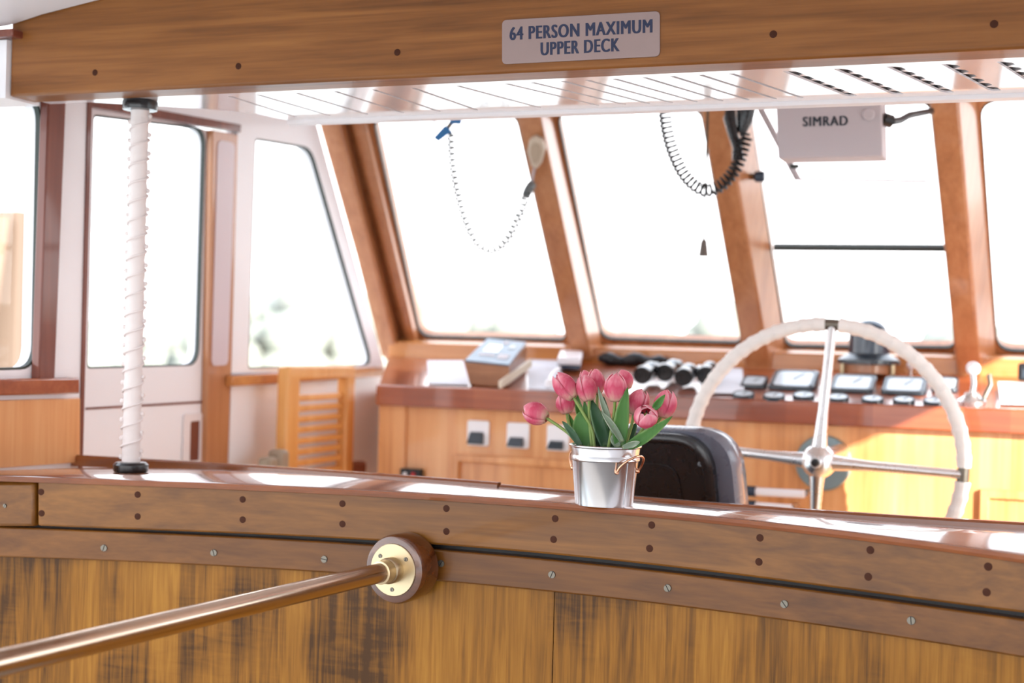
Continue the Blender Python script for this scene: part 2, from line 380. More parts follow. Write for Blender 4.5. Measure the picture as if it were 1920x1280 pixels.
# strip below with slotted screws
m = M(); m.loft([[onF(x, eST(x), .006), onF(x, eSB(x), .006), onF(x, eSB(x), .006)+V((0, .03, 0)), onF(x, eST(x), .006)+V((0, .03, 0))] for x in cols(-130, 3300, 90)])
strip = struct(m.build('trim_1', W_STRIP, bevel=.003))
for i, (x, y) in enumerate([(195, 1027), (401, 1036), (608, 1048), (827, 1056), (1035, 1077), (1252, 1102), (1471, 1132), (1709, 1163)]):
    slotscrew(onF(x, y, .006), NF(onF(x, y).x), .0058, strip, ang=[.5, 1.1, 2.2, .2, .4, 1.3, 1.5, .9][i])
# black backing painting the joint's shade, then the veneer bulkhead
m = M(); pan = []
def shell_wall(a, b, off, ztop, zbot, th):
    L = []
    for x in cols(a, b, 30):
        p = onF(x, 1100, off); L.append([V((p.x, p.y, ztop(x))), V((p.x, p.y, zbot)), V((p.x, p.y+th, zbot)), V((p.x, p.y+th, ztop(x)))])
    return L
m = M(); m.loft(shell_wall(-160, 1039.2, .016, lambda x: onF(x, eST(x), .02).z, 0, .03)); m.loft(shell_wall(1040.8, 3250, .016, lambda x: onF(x, eST(x), .02).z, 0, .03))
struct(m.build('wall_back', W_VENEER))
M().loft(shell_wall(-160, 3250, .0315, lambda x: onF(x, eTop(x)+16, .0).z, .95, .02)).build('gap_shade', BLACKM, counter)  # black sheet stands in for the shade between board and strip

# ------------------------------------------------------------------ header beam with sign
HZ = CZ+.463; HY = 2.28
hx0 = onY(18, 150, HY).x
hb = thing('header_beam', (-.8, HY+.04, HZ), 'thick varnished teak beam across the top carrying the passenger limit sign', 'beam')
m = M(); m.box(hx0, .84, HY, HY+.075, HZ, HZ+.27); beam = m.build('beam', W_HEAD, hb, bevel=.006, seg=3)
for x, y in [(178, 136), (447, 124), (745, 98), (1450, 64), (1864, 45)]: disc(onY(x, y, HY), NA, .0062, .0006).build('wood_plug', PLUG, beam)
sg = thing('capacity_sign', onY(1090, 121, HY), 'brushed metal sign on the beam stating the passenger limit', 'sign')
c4 = [onY(x, y, HY-.0002) for x, y in [(942, 38), (1238, 21), (1238, 106), (942, 121)]]
m = M(); m.prism(rpoly(c4, .009), (0, -.0022, 0)); m.build('plate', SIGNM, sg, bevel=.0005)
m = M(); ys = HY-.0024
lettering(m, '64 PERSON MAXIMUM', onY(955.5, 75.5, ys), onY(1223.5, 61, ys), onY(955.5, 51, ys), NA, .05)
lettering(m, 'UPPER DECK', onY(1013.5, 104, ys), onY(1162, 96, ys), onY(1013.5, 79.5, ys), NA, .05)
m.build('lettering', INK, sg)

# ------------------------------------------------------------------ slotted white panel behind the beam
PZ = CZ+.466; PY0 = HY+.075; PY1 = 2.685
near = [430, 484, 556, 628, 700, 774, 858, 949, 998, 1055, 1100, 1152, 1208, 1260, 1314, 1371, 1478, 1574, 1673, 1777, 1881]
far = [556, 620, 690, 758, 826, 896, 1015, 1125, 1174, 1219, 1262, 1308, 1356, 1405, 1456, 1506, 1599, 1686, 1780, 1868, 1960]
YN, YFr = PY0+.035, PY1-.03
NX = [atYZ(x, YN, PZ).x for x in near]; FX = [atYZ(x, YFr, PZ).x for x in far]
SWD = [.009]*16+[.021]*5
vent = thing('slotted_panel', (-.8, 2.52, PZ), 'glossy white overhead panel with diagonal slots behind the teak beam', 'panel')
m = M(); th = (0, 0, .004); XL, XR = -1.97, .84; E1, E2, E3 = onZ(176, 184, PZ), onZ(383, 204, PZ), onZ(482, 213, PZ)
m.prism([(XL, PY0, PZ), (XR, PY0, PZ), (XR, YN, PZ), (XL, YN, PZ)], th); m.prism([(E3.x+.01, YFr, PZ), (XR, YFr, PZ), (XR, PY1, PZ), (E3.x+.02, PY1, PZ)], th)
def bar(n0, f0, n1, f1, rnd=True):
    a = [V((n0, YN-.0005, PZ)), V((n1, YN-.0005, PZ)), V((f1, YFr, PZ)), V((f0, YFr, PZ))]
    m.prism(a, th)
    # rounded foot where a bar meets the far margin
    for s, fx, nx in ((1, f1, n1), (-1, f0, n0)):
        d = (V((nx, YN, PZ))-V((fx, YFr, PZ))).normalized()
        pts = [V((fx, YFr, PZ))+d*.018]+[V((fx, YFr, PZ))+d*.018*(1-t)**2+V((s*.006, 0, 0))*t*t for t in (.35, .7, 1)]+[V((fx, YFr, PZ))]
        m.prism(pts, th)
e0 = [XL]+[NX[i]+SWD[i]/2 for i in range(21)]; g0 = [XL]+[FX[i]+SWD[i]/2 for i in range(21)]
e1 = [NX[i]-SWD[i]/2 for i in range(21)]+[XR]; g1 = [FX[i]-SWD[i]/2 for i in range(21)]+[XR]
for i in range(1, 22): bar(e0[i], g0[i], e1[i], g1[i])
m.prism([V((XL, YN, PZ)), V((e1[0], YN, PZ)), V((g1[0], YFr, PZ)), V((E3.x+.01, YFr, PZ)), E3, E2, V((XL+.10, YN+.001, PZ))], th)
m.build('slotted_face', GLOSSW, vent)
m = M(); lz = CZ+.458
m.prism([(0, PY1, lz), (0, PY1+.008, lz-.004), (0, PY1+.016, lz), (0, PY1+.016, PZ+.10), (0, PY1, PZ+.10)], (XR-E3.x-.02, 0, 0))
m.v = [V((p.x+E3.x+.02, p.y, p.z)) for p in m.v]; m.build('lip', GLOSSW, vent)
m = M(); m.box(E3.x, XR, PY0, PY1, PZ+.098, PZ+.104); m.build('void_shade_sheet', BLACKM, vent)  # matte black paints in the unlit void above the slots
for i in range(16, 21):
    m = M(); a = V((NX[i]+SWD[i]/2+.001, YN, PZ+.0045)); b_ = V((FX[i]+SWD[i]/2+.001, YFr, PZ+.0045)); n = 6
    for k in range(n):
        p = a.lerp(b_, (k+.05)/n); q = a.lerp(b_, (k+.95)/n); c = a.lerp(b_, (k+.55)/n)+V((-SWD[i]*1.2, 0, 0))
        m.prism([p, q, c], (0, 0, .01))
    m.box(min(a.x, b_.x), min(a.x, b_.x)+.001, YN, YN+.001, PZ+.0045, PZ+.005)
    m.build('corrugated_insert', GLOSSW, vent)

# ------------------------------------------------------------------ raked front wall
KR = .709; P0 = V((0, 4.35, CZ)); GU = V((0, -KR, 1)).normalized(); GN = V((0, -1, -KR)).normalized()
def G(x, y, off=0.0): return onP(x, y, P0+GN*off, GN)
wins = [([(697, 222), (968, 215), (1064, 640), (786, 634)], [(585, 150), (1000, 150), (1095, 668), (716, 668)], [.035, .03, .03, .05]),
        ([(1042, 211), (1314, 204), (1392, 646), (1128, 638)], [(1000, 150), (1345, 150), (1425, 672), (1095, 668)], [.04, .03, .03, .04]),
        ([(1402, 200), (1745, 190), (1793, 655), (1473, 652)], [(1345, 150), (1775, 150), (1825, 678), (1425, 672)], [.04, .03, .03, .03]),
        ([(1836, 188), (2160, 180), (2200, 668), (1869, 660)], [(1775, 150), (2200, 150), (2240, 690), (1825, 678)], [.05, .05, .05, .05])]
m = M()
for inn, out, r in wins:
    m.ring(rpoly([G(*p) for p in inn], r), rep([G(*p) for p in out]), -GN*.045)
m.hexa([G(2200, 150), G(2600, 150), G(2640, 700), G(2240, 690)], [G(2200, 150)-GN*.045, G(2600, 150)-GN*.045, G(2640, 700)-GN*.045, G(2240, 690)-GN*.045])
struct(m.build('wall_front', W_POST, weld=True))
for i, (inn, out, r) in enumerate(wins):
    lp = rpoly([G(*p) for p in inn], r); c = sum(lp, V())/len(lp)
    inner = [p+(c-p).normalized()*.006 for p in lp]
    g = struct(M().ring(inner, lp, -GN*.012).build('window_%d' % (i+1), RUBBER, weld=True))
    M().prism([p-GN*.02 for p in inner], -GN*.005).build('pane', GLASS, g)
    if i == 2:
        a, b_ = G(1450, 466), G(1776, 468); M().hexa([a+GU*.007, b_+GU*.007, b_-GU*.007, a-GU*.007], [p-GN*.018 for p in (a+GU*.007, b_+GU*.007, b_-GU*.007, a-GU*.007)]).build('cross_bar', RUBBER, g)
def post(name, label, L, R, S=None, off=.12, mat=W_POST):      # L, R: top and bottom of the aft face edges
    A = [G(*L[0], off), G(*R[0], off), G(*R[1], off), G(*L[1], off)]
    B = [p-GN*off for p in A]
    if S: B[1], B[2] = G(*S[0]), G(*S[1])
    o = M().hexa(A, B).build(name, mat, bevel=.006); tag(o, label, 'post'); return o
def ext(p, q, y):  # extend the line p-q to image height y
    return (p[0]+(q[0]-p[0])*(y-p[1])/(q[1]-p[1]), y)
post('window_post', 'varnished window post behind the white handset, left of the two middle windows', [ext((967, 215), (1065, 645), 150), ext((967, 215), (1065, 645), 672)], [ext((1013, 215), (1107, 665), 150), ext((1013, 215), (1107, 665), 672)], [ext((1043, 242), (1127, 632), 150), (1134, 660)])
post('window_post', 'varnished window post beside the black radio handset', [ext((1313, 205), (1398, 695), 150), (1398, 695)], [ext((1361, 208), (1445, 695), 150), (1445, 695)], [ext((1441, 430), (1473, 648), 150), (1479, 690)])
post('window_post', 'varnished window post right of the grey instrument box', [ext((1743, 188), (1794, 705), 150), (1794, 706)], [ext((1797, 188), (1839, 712), 150), (1839, 710)], [ext((1834, 215), (1868, 658), 150), (1872, 700)])
post('corner_post', 'varnished corner post between the left side window and first front window', [ext((600, 240), (718, 660), 150), (722, 676)], [ext((638, 240), (745, 660), 150), (749, 676)], [ext((655, 240), (759, 655), 150), (764, 676)], .09)
tag(M().hexa([G(*p, .035) for p in (ext((662, 240), (765, 650), 150), ext((686, 240), (781, 650), 150), (787, 676), (771, 676))], [G(*p) for p in (ext((662, 240), (765, 650), 150), ext((694, 240), (790, 650), 150), (796, 676), (771, 676))]).build('window_casing', W_POST, bevel=.004), 'narrow varnished wood casing along the left edge of the first front window', 'casing')
sy = 4.27
m = M(); zs0 = 1.30
m.prism([(0, 4.255, 1.30), (0, 4.255, 1.362), (0, 4.30, 1.372), (0, 4.40, 1.374), (0, 4.40, 1.30)], (2.7, 0, 0)); m.v = [V((p.x-2.1, p.y, p.z)) for p in m.v]
struct(m.build('trim_2', W_SILL, bevel=.004))

# ------------------------------------------------------------------ left side: aft panel, door, side window
XA, XD = -2.05, -2.10
def A_(x, y, d=0.0): return onX(x, y, XA+d)
def D_(x, y, d=0.0): return onX(x, y, XD+d)
def slabX(m, pts, X, th, fn=None):
    P = [onX(x, y, X) for x, y in pts]; return m.prism(P, (-th, 0, 0))
m = M()
gin = [(-190, 182), (78, 182), (68, 692), (-190, 700)]
lp = rpoly([A_(*p) for p in gin], .05); m.ring(lp, rep([A_(*p) for p in [(-260, 120), (166, 120), (150, 712), (-260, 716)]]), (-.04, 0, 0))
m.prism([A_(-260, 712), A_(151, 712), A_(151, 890), A_(-260, 900)], (-.04, 0, 0))
struct(m.build('wall_left', WHITE, weld=True))
c = sum(lp, V())/len(lp); inner = [p+(c-p).normalized()*.006 for p in lp]
g = struct(M().ring(inner, lp, (-.012, 0, 0)).build('window_5', RUBBER, weld=True)); M().prism([p+V((-.02, 0, 0)) for p in inner], (-.005, 0, 0)).build('pane', GLASS, g)
tag(slabX(M(), [(93, 120), (127, 120), (103, 712), (73, 712)], XA+.022, .022).build('upright_trim', W_DARK, bevel=.003), 'dark wood upright trim right of the far left window', 'trim')
tag(slabX(M(), [(-200, 714), (150, 708), (150, 738), (-200, 746)], XA+.03, .03).build('window_rail', W_FASCIA, bevel=.004), 'horizontal wood rail under the far left window', 'rail')
tag(slabX(M(), [(-200, 756), (151, 746), (150, 867), (-200, 891)], XA+.012, .012).build('side_panel', W_CONS, bevel=.002), 'plain varnished wood panel below the far left window', 'panel')
tag(slabX(M(), [(166, 170), (173, 170), (155, 880), (149, 880)], XA+.004, .05).build('door_jamb', W_DARK), 'thin dark wood door jamb on the left of the white door', 'jamb')
# door
do = rep([D_(*p, -.02) for p in [(168, 196), (398, 246), (388, 900), (152, 900)]])
di = rpoly([D_(*p, -.02) for p in [(175, 214), (386, 240), (373, 685), (163, 691)]], [.012, .05, .05, .012])
door = struct(M().ring(di, do, (-.035, 0, 0)).build('door_1', WHITE, weld=True))
c = sum(di, V())/len(di); inner = [p+(c-p).normalized()*.005 for p in di]
M().ring(inner, di, (-.012, 0, 0)).build('gasket', RUBBER, door, weld=True); M().prism([p+V((-.018, 0, 0)) for p in inner], (-.005, 0, 0)).build('pane', GLASS, door)
m = M(); P = [D_(*p, -.019) for p in [(160, 764), (386, 751), (386, 755), (160, 768)]]; m.prism(P, (.002, 0, 0)); m.build('panel_seam', W_DARK, door)
hp = M().ring(rpoly([D_(*p, -.019) for p in [(355, 790), (373, 788), (371, 862), (353, 864)]], .006), rpoly([D_(*p, -.019) for p in [(343, 776), (381, 774), (378, 880), (340, 882)]], .01), (.004, 0, 0)).build('handle_plate', GLOSSW, door)
M().prism([D_(*p, -.0185) for p in [(354, 788), (374, 787), (372, 864), (352, 865)]], (.001, 0, 0)).build('handle_recess', W_DARK, hp)
struct(M().prism([D_(*p, .005) for p in [(166, 182), (452, 234), (451, 248), (166, 199)]], (-.03, 0, 0)).build('trim_3', W_DARK))
struct(M().prism([D_(*p, .0) for p in [(160, 100), (700, 150), (590, 226), (452, 236), (166, 184)]], (-.03, 0, 0)).build('wall_left_head', WHITE))
dp = tag(M().prism([D_(*p, .0) for p in [(399, 243), (449, 252), (427, 900), (386, 900)]], (-.02, 0, 0)).build('door_post', W_POST, bevel=.003), 'varnished wood upright between the white door and side window', 'post')
M().prism(rpoly([D_(*p, .0005) for p in [(408, 262), (440, 268), (427, 684), (396, 686)]], .02), (.0015, 0, 0)).build('inset', plain('lilac_flare_tint', srgb(216, 200, 206), .3), dp)  # lens flare's lilac wash is put into the inset's base colour
so = rep([D_(*p) for p in [(446, 236), (592, 226), (724, 702), (434, 705)]])
si = rpoly([D_(*p) for p in [(479, 259), (584, 276), (700, 684), (465, 691)]], [.012, .05, .06, .012])
m = M(); m.ring(si, so, (-.035, 0, 0)); m.prism([D_(*p) for p in [(434, 700), (730, 690), (730, 960), (428, 960)]], (-.035, 0, 0))
struct(m.build('wall_left_forward', WHITE, weld=True))
c = sum(si, V())/len(si); inner = [p+(c-p).normalized()*.005 for p in si]
g = struct(M().ring(inner, si, (-.012, 0, 0)).build('window_6', RUBBER, weld=True)); M().prism([p+V((-.018, 0, 0)) for p in inner], (-.005, 0, 0)).build('pane', GLASS, g)
tag(M().prism([D_(*p, .025) for p in [(437, 704), (720, 688), (720, 706), (437, 724)]], (-.025, 0, 0)).build('window_rail', W_SILL, bevel=.003), 'narrow wood rail under the forward side window behind the slatted chair', 'rail')
# white coaming at the beam's left end
m = M(); z0 = HZ-.004; m.box(-2.35, hx0-.001, HY-.01, HY+.09, z0, CZ+.575); struct(m.build('trim_4', WHITE))
m = M(); m.box(-2.35, hx0+.03, HY-.03, HY+.02, CZ+.577, CZ+.592); struct(m.build('trim_5', W_DARK, bevel=.003))

# ------------------------------------------------------------------ floors, ceilings, starboard side
struct(M().box(-2.2, 1.1, 2.36, 5.0, .15, .25).build('floor', W_FLOOR))
struct(M().box(-2.6, 1.5, -3.5, 2.36, -.1, 0).build('floor_aft', plain('grey_deck_paint', srgb(150, 146, 142), .7)))
struct(M().box(-2.3, 1.06, 2.2, 4.3, CZ+.76, CZ+.80).build('ceiling', WHITE))
m = M(); pr = [(-2.5, .56), (-1.98, .605), (-1.90, .622), (-1.78, .640), (-1.60, .665), (-1.2, .70), (-.7, .72), (-.2, .72), (.4, .70), (.9, .66), (1.06, .64)]
m.loft([[V((x, -2.2, CZ+z)), V((x, 2.275, CZ+z)), V((x, 2.275, CZ+z+.05)), V((x, -2.2, CZ+z+.05))] for x, z in pr]); struct(m.build('ceiling_aft', WHITE))
m = M()
m.box(1.0, 1.03, -.9, 2.235, 0, 2.15); m.box(1.0, 1.03, 2.235, 3.2, 2.0, 2.15); m.box(1.0, 1.03, 3.2, 3.42, .2, 2.15); m.box(1.0, 1.03, 3.42, 4.05, .2, 1.40); m.box(1.0, 1.03, 3.42, 4.05, 2.0, 2.15); m.box(1.0, 1.03, 4.05, 4.6, .2, 2.15)  # unseen wall; opening and aft run shaped to pass and block the sun
struct(m.build('wall_right_sun_mask', WHITE))
struct(M().box(1.02, 1.026, 3.42, 4.05, 1.40, 2.0).build('window_7', GLASS))  # unseen window added to let more light into the wheelhouse

# ------------------------------------------------------------------ console
CF = 3.70
zl, zr = onY(760, 727, CF).z, onY(1880, 768, CF).z
ZF = (zl+zr)/2; ZR = 1.312; YR = 4.24
CN = V((0, -(ZR-ZF), YR-CF)).normalized(); CP = V((0, CF, ZF)); CE = V((0, YR-CF, ZR-ZF)).normalized()
def T(x, y, h=0.0): return onP(x, y, CP+CN*h, CN)
cx0 = onY(705, 800, CF).x; cx1 = .6
con = thing('console', ((cx0+cx1)/2, 3.95, .25), 'long varnished wood helm console under the front windows', 'console')
m = M(); m.prism([(cx0, CF+.012, ZF), (cx1, CF+.012, ZF), (cx1, YR, ZR), (-2.09, YR, ZR)], (0, 0, -.03)); m.build('console_top', W_FASCIA, con)
m = M(); m.prism([(cx0-.004, CF, ZF+.004), (cx0-.004, CF+.02, ZF+.006), (cx0-.004, CF+.03, ZF-.056), (cx0-.004, CF, ZF-.056)], (cx1-cx0, 0, 0)); m.build('fascia_board', W_FASCIA, con, bevel=.004)
m = M(); m.box(cx0, cx1, CF+.03, CF+.05, .25, ZF-.03); m.build('front_panelling', W_CONS, con)
x65 = onY(762, 800, CF).x
m = M(); m.box(cx0-.002, x65-.012, CF+.018, CF+.06, .25, ZF-.05); m.build('corner_stile', W_CONS, con, bevel=.004)
m = M(); m.prism([(cx0, CF+.05, .25), (cx0+.02, CF+.05, .25), (-2.07, YR, .25), (-2.09, YR, .25)], (0, 0, ZF-.285)); m.build('end_panel', W_CONS, con)
def cons_door(pts, t):
    P = [onY(x, y, CF+.03) for x, y in pts]; x0, x1, z1, z0 = P[0].x, P[1].x, P[0].z, .45
    a = [V((x0, CF+.03, z1)), V((x1, CF+.03, z1)), V((x1, CF+.03, z0)), V((x0, CF+.03, z0))]
    b = [V((x0+t, CF+.03, z1-t)), V((x1-t, CF+.03, z1-t)), V((x1-t, CF+.03, z0+t)), V((x0+t, CF+.03, z0+t))]
    d = M().ring(b, a, (0, -.018, 0)).build('cupboard_door', W_CONS, con, bevel=.004)
    M().prism([p+V((0, -.001, 0)) for p in b], (0, -.004, 0)).build('door_panel', W_CONS, d)
cons_door([(852, 850), (1290, 878)], .022); cons_door([(1838, 915), (2060, 925)], .022)
# rocker switches on the console front
for i, (x0, x1, y0, y1) in enumerate([(877, 919, 789, 834), (951, 994, 793, 839), (1026, 1069, 797, 844)]):
    a = onY(x0, y1, CF+.03); b_ = onY(x1, y0, CF+.03)
    s = thing('switch_plate', ((a.x+b_.x)/2, CF+.03, a.z), ['left of the three black and white rocker switches on the console front', 'middle of the three black and white rocker switches on the console front', 'right one of three rocker switches, beside the tulip bucket'][i], 'switch', 'rocker switches on the console front')
    q = [V((a.x, CF+.0298, b_.z)), V((b_.x, CF+.0298, b_.z)), V((b_.x, CF+.0298, a.z)), V((a.x, CF+.0298, a.z))]
    M().prism(rpoly(q, .008), (0, -.008, 0)).build('plate', WHITE, s, bevel=.002)
    w_ = b_.x-a.x; h = b_.z-a.z; zt = a.z+h*[.56, .44, .40][i]
    M().hexa([(a.x+w_*.16, CF+.022, zt), (b_.x-w_*.22, CF+.022, zt), (b_.x-w_*.22, CF+.022, a.z+h*.06), (a.x+w_*.1, CF+.022, a.z+h*.06)], [(a.x+w_*.2, CF+.010, zt-.004), (b_.x-w_*.25, CF+.010, zt-.004), (b_.x-w_*.2, CF+.002, a.z+h*.08), (a.x+w_*.1, CF+.002, a.z+h*.08)]).build('rocker', BEZEL, s, bevel=.002)
a = onY(756, 896, CF+.03); b_ = onY(795, 879, CF+.03)
o = thing('control_box', ((a.x+b_.x)/2, CF+.03, a.z), 'small black control box with red button low on the console front', 'control box')
M().box(a.x, b_.x, CF+.005, CF+.0298, a.z-.01, b_.z).build('case', BLACKM, o, bevel=.003); M().lathe([(.007, 0), (.006, .006), (1e-5, .007)], ((a.x+b_.x*2)/3, CF+.005, (a.z+b_.z)/2), NA, 16).build('button', RED, o); M().lathe([(.006, 0), (.005, .006), (1e-5, .007)], ((a.x*2+b_.x)/3-.004, CF+.005, (a.z+b_.z)/2), NA, 16).build('knob', WHITE, o)

# papers and boxes on the console
def sheet(pts, label, name='chart', mat=PAPER, th=.003, lift=.003, cat='chart'):
    P = [T(x, y)+CN*lift for x, y in pts]; return tag(M().prism(P, CN*th).build(name, mat), label, cat)
sheet([(801, 679), (868, 679), (874, 700), (879, 724), (804, 722)], 'white paper chart left of the slanted instrument box')
sheet([(990, 672), (1046, 676), (1062, 735), (990, 731)], 'white paper chart right of the slanted instrument box')
ck = sheet([(1318, 690), (1392, 694), (1396, 741), (1312, 739)], 'white chart with dark marks left of the gauges')
for x, y in [(1367, 720), (1350, 734), (1378, 704), (1338, 704)]:
    M().prism(rpoly([T(x-5, y-3)+CN*.0036, T(x+5, y-3)+CN*.0036, T(x+6, y+3)+CN*.0036, T(x-6, y+3)+CN*.0036], .003), CN*.0004).build('printed_mark', BEZEL, ck)
sheet([(1871, 719), (2030, 722), (2060, 764), (1876, 760)], 'white paper chart at the right end of the console')
# slanted instrument box
f1, f2 = T(880, 722), T(952, 727); r2 = T(986, 697); d = (r2-f2); f4 = f1+d
H1 = .068; H2 = .112
top = [onP(870, 678, f1, V((0, -1, 0))), onP(955, 687, f2, V((0, -1, 0)))]
tb = [top[0]+d*.95, top[1]+d*.95]
za = onP(898, 636, tb[0], V((0, -1, 0))).z; zb_ = onP(979, 643, tb[1], V((0, -1, 0))).z
tb[0] = V((tb[0].x+.01, tb[0].y, za)); tb[1] = V((tb[1].x, tb[1].y, zb_))
ib = thing('instrument_box', (f1+f2+r2+f4)/4, 'wooden instrument box with slanted blue-grey control face by the first window', 'instrument box')
M().hexa([f1, f2, r2, f4], [top[0], top[1], tb[1], tb[0]]).build('wooden_case', wood('box_walnut', srgb(86, 50, 26), srgb(134, 84, 48), srgb(170, 112, 70), 'X', .4, .3), ib, bevel=.003)
nn = (top[1]-top[0]).cross(tb[0]-top[0]).normalized()
if nn.z < 0: nn = -nn
q = [top[0], top[1], tb[1], tb[0]]; cc = sum(q, V())/4
fp = M().prism([p.lerp(cc, .03)+nn*.0005 for p in q], nn*.004).build('control_face', BLUEP, ib)
def bil(u, v): return (q[0]*(1-u)+q[1]*u)*(1-v)+(q[3]*(1-u)+q[2]*u)*v+nn*.0047
for (u0, u1, v0, v1, mt) in [(.2, .55, .42, .74, DIAL), (.18, .55, .26, .34, GREYBOX), (.62, .86, .2, .38, GREYBOX), (.48, .62, .82, .92, GREYBOX), (.70, .86, .62, .8, BEZEL)]:
    M().prism([bil(u0, v0), bil(u1, v0), bil(u1, v1), bil(u0, v1)], nn*.001).build('label_field', mt, fp)
# parallel ruler leaning beside it
a = T(935, 731)+V((0, -.004, .004)); b_ = T(992, 716)+CN*.045; sd_ = V((.012, -.004, 0)); n_ = V((0, 0, .022))
tag(M().hexa([a, a+sd_, a+sd_+n_, a+n_], [b_, b_+sd_, b_+sd_+n_, b_+n_]).build('ruler', BEIGE, bevel=.002), 'pale ruler leaning against the slanted instrument box', 'ruler')
o = thing('switch_box', T(1067, 697), 'small white box with dark base behind the tulips', 'box')
a, b_, c_, d_ = [p+V((0, 0, .009)) for p in (T(1044, 698), T(1088, 700), T(1092, 684), T(1050, 682))]
M().hexa([a, b_, c_, d_], [p+V((0, 0, .014)) for p in (a, b_, c_, d_)]).build('base', COMPM, o, bevel=.003); M().hexa([p+V((0, 0, .014)) for p in (a, b_, c_, d_)], [p+V((0, 0, .036)) for p in (a, b_, c_, d_)]).build('lid', WHITE, o, bevel=.005)
o = thing('jointed_fitting', T(1036, 728), 'small white jointed fitting lying on the chart behind the tulips', 'fitting')
M().tube([T(1030, 730)+CN*.012, T(1034, 716)+CN*.02, T(1048, 704)+CN*.022], .007, 10).build('arm', WHITE, o); M().lathe([(.012, 0), (.014, .01), (.01, .02), (1e-5, .022)], T(1030, 730)+CN*.0075, CN, 16).build('foot', WHITE, o)
# binoculars
def binoc(o1, o2, e1, label):
    p1 = T(*o1)+CN*.035; p2 = T(*o2)+CN*.035; ax = (T(*e1)+CN*.03-p1).normalized()
    ax = V((ax.x, max(ax.y, .02), ax.z)).normalized(); t = thing('binoculars', (p1+p2)/2-CN*.026, label, 'binoculars', 'binoculars on the console')
    for p in (p1, p2):
        M().lathe([(.019, .003), (.021, 0), (.0245, 0), (.0255, .006), (.0255, .035), (.022, .045), (.019, .075), (.024, .09), (.026, .11), (.02, .125), (.014, .13), (1e-5, .13)], p, ax, 24).build('barrel', BLACKP, t)
        M().lathe([(.0195, .0035), (1e-5, .0045)], p, ax, 20).build('lens', COMPM, t)
        M().lathe([(.013, .125), (.013, .14), (.016, .148), (.016, .168), (.012, .17), (1e-5, .17)], p, ax, 20).build('eyecup', DARKGREY, t)
    M().tube([p1+ax*.085, (p1+p2)/2+ax*.09+CN*.006, p2+ax*.085], .011, 10).build('bridge', BLACKM, t)
    M().cyl((p1+p2)/2+ax*.06+CN*.008, (p1+p2)/2+ax*.12+CN*.008, .009, 16).build('focus_wheel', DARKGREY, t)
binoc((1203, 727), (1246, 722), (1262, 690), 'black binoculars on the console just behind the pink tulips')
binoc((1281, 731), (1322, 727), (1312, 695), 'black binoculars partly hidden behind the left of the wheel rim')
# gauges
TL_ = math.radians(23); CE2 = V((0, math.cos(TL_), math.sin(TL_))); CN2 = V((0, -math.sin(TL_), math.cos(TL_)))
def drop(p): return V((p.x, p.y, CP.z+(p.y-CP.y)*(ZR-ZF)/(YR-CF)+.0008))
def gauge(x0, x1, y0, y1, kind, label, grp):      # each instrument is canted up toward the helm
    f = T((x0+x1)/2, y1)+V((0, 0, .005)); b0_ = onP((x0+x1)/2, y0, f, CN2); c = (f+b0_)/2; dp_ = (b0_-f).length
    wd = (onP(x1, (y0+y1)/2, c, CN2)-onP(x0, (y0+y1)/2, c, CN2)).length
    g = thing('gauge', drop(c), label, 'gauge', grp); ex = V((1, 0, 0)); a, b = wd/2, dp_/2
    if kind == 'sq': R_ = lambda s, h: rpoly([c-ex*a*s-CE2*b*s+CN2*h, c+ex*a*s-CE2*b*s+CN2*h, c+ex*a*s+CE2*b*s+CN2*h, c-ex*a*s+CE2*b*s+CN2*h], .014)
    else: R_ = lambda s, h: [c+ex*a*s*math.cos(t)+CE2*b*s*math.sin(t)+CN2*h for t in [2*math.pi*i/28 for i in range(28)]]
    q = .8 if kind == 'sq' else .84
    M().loft([[drop(p) for p in R_(1, 0)], R_(1, .003), R_(.95, .006), R_(q+.02, .006), R_(q, .004)]).build('bezel', BEZEL, g); M().prism(R_(q-.005, .0042), CN2*.0008).build('dial', DIAL, g)
    n1 = [c-ex*.002-CE2*b*.1+CN2*.0052, c+ex*.002-CE2*b*.1+CN2*.0052, c+ex*b*.42+CE2*b*.55+CN2*.0052, c+ex*b*.36+CE2*b*.55+CN2*.0052]
    M().prism(n1, CN2*.0006).build('needle', BLACKM, g)
for a in [(1391, 1438, 707, 729, 'sq', 'small square gauge between the marked chart and the wheel spoke'), (1446, 1532, 696, 732, 'sq', 'large square gauge just left of the vertical wheel spoke'),
          (1559, 1641, 705, 737, 'sq', 'large square gauge in front of the compass'), (1655, 1737, 709, 741, 'sq', 'large square gauge right of the compass'), (1748, 1797, 709, 736, 'sq', 'square gauge half hidden by the wheel rim at right')]: gauge(*a, 'square gauges on the console')
lab = ['leftmost', 'second from left', 'third from left', 'middle', 'third from right', 'second from right', 'rightmost']
for i, (x, y) in enumerate([(1394, 742), (1451, 745), (1507, 744), (1571, 748), (1636, 751), (1695, 753), (1752, 755)]):
    gauge(x-21, x+21, y-8, y+8, 'rd', lab[i]+' of the small round gauges along the console front edge', 'small round gauges on the console')
o = thing('knob', T(1708, 703), 'small white ball knob between compass and wheel rim', 'knob'); M().cyl(T(1708, 703), T(1708, 703)+CN*.02, .004, 12).build('stalk', ALU, o); M().ell(T(1708, 703)+CN*.028, .012, .012, .012).build('ball', WHITE, o)
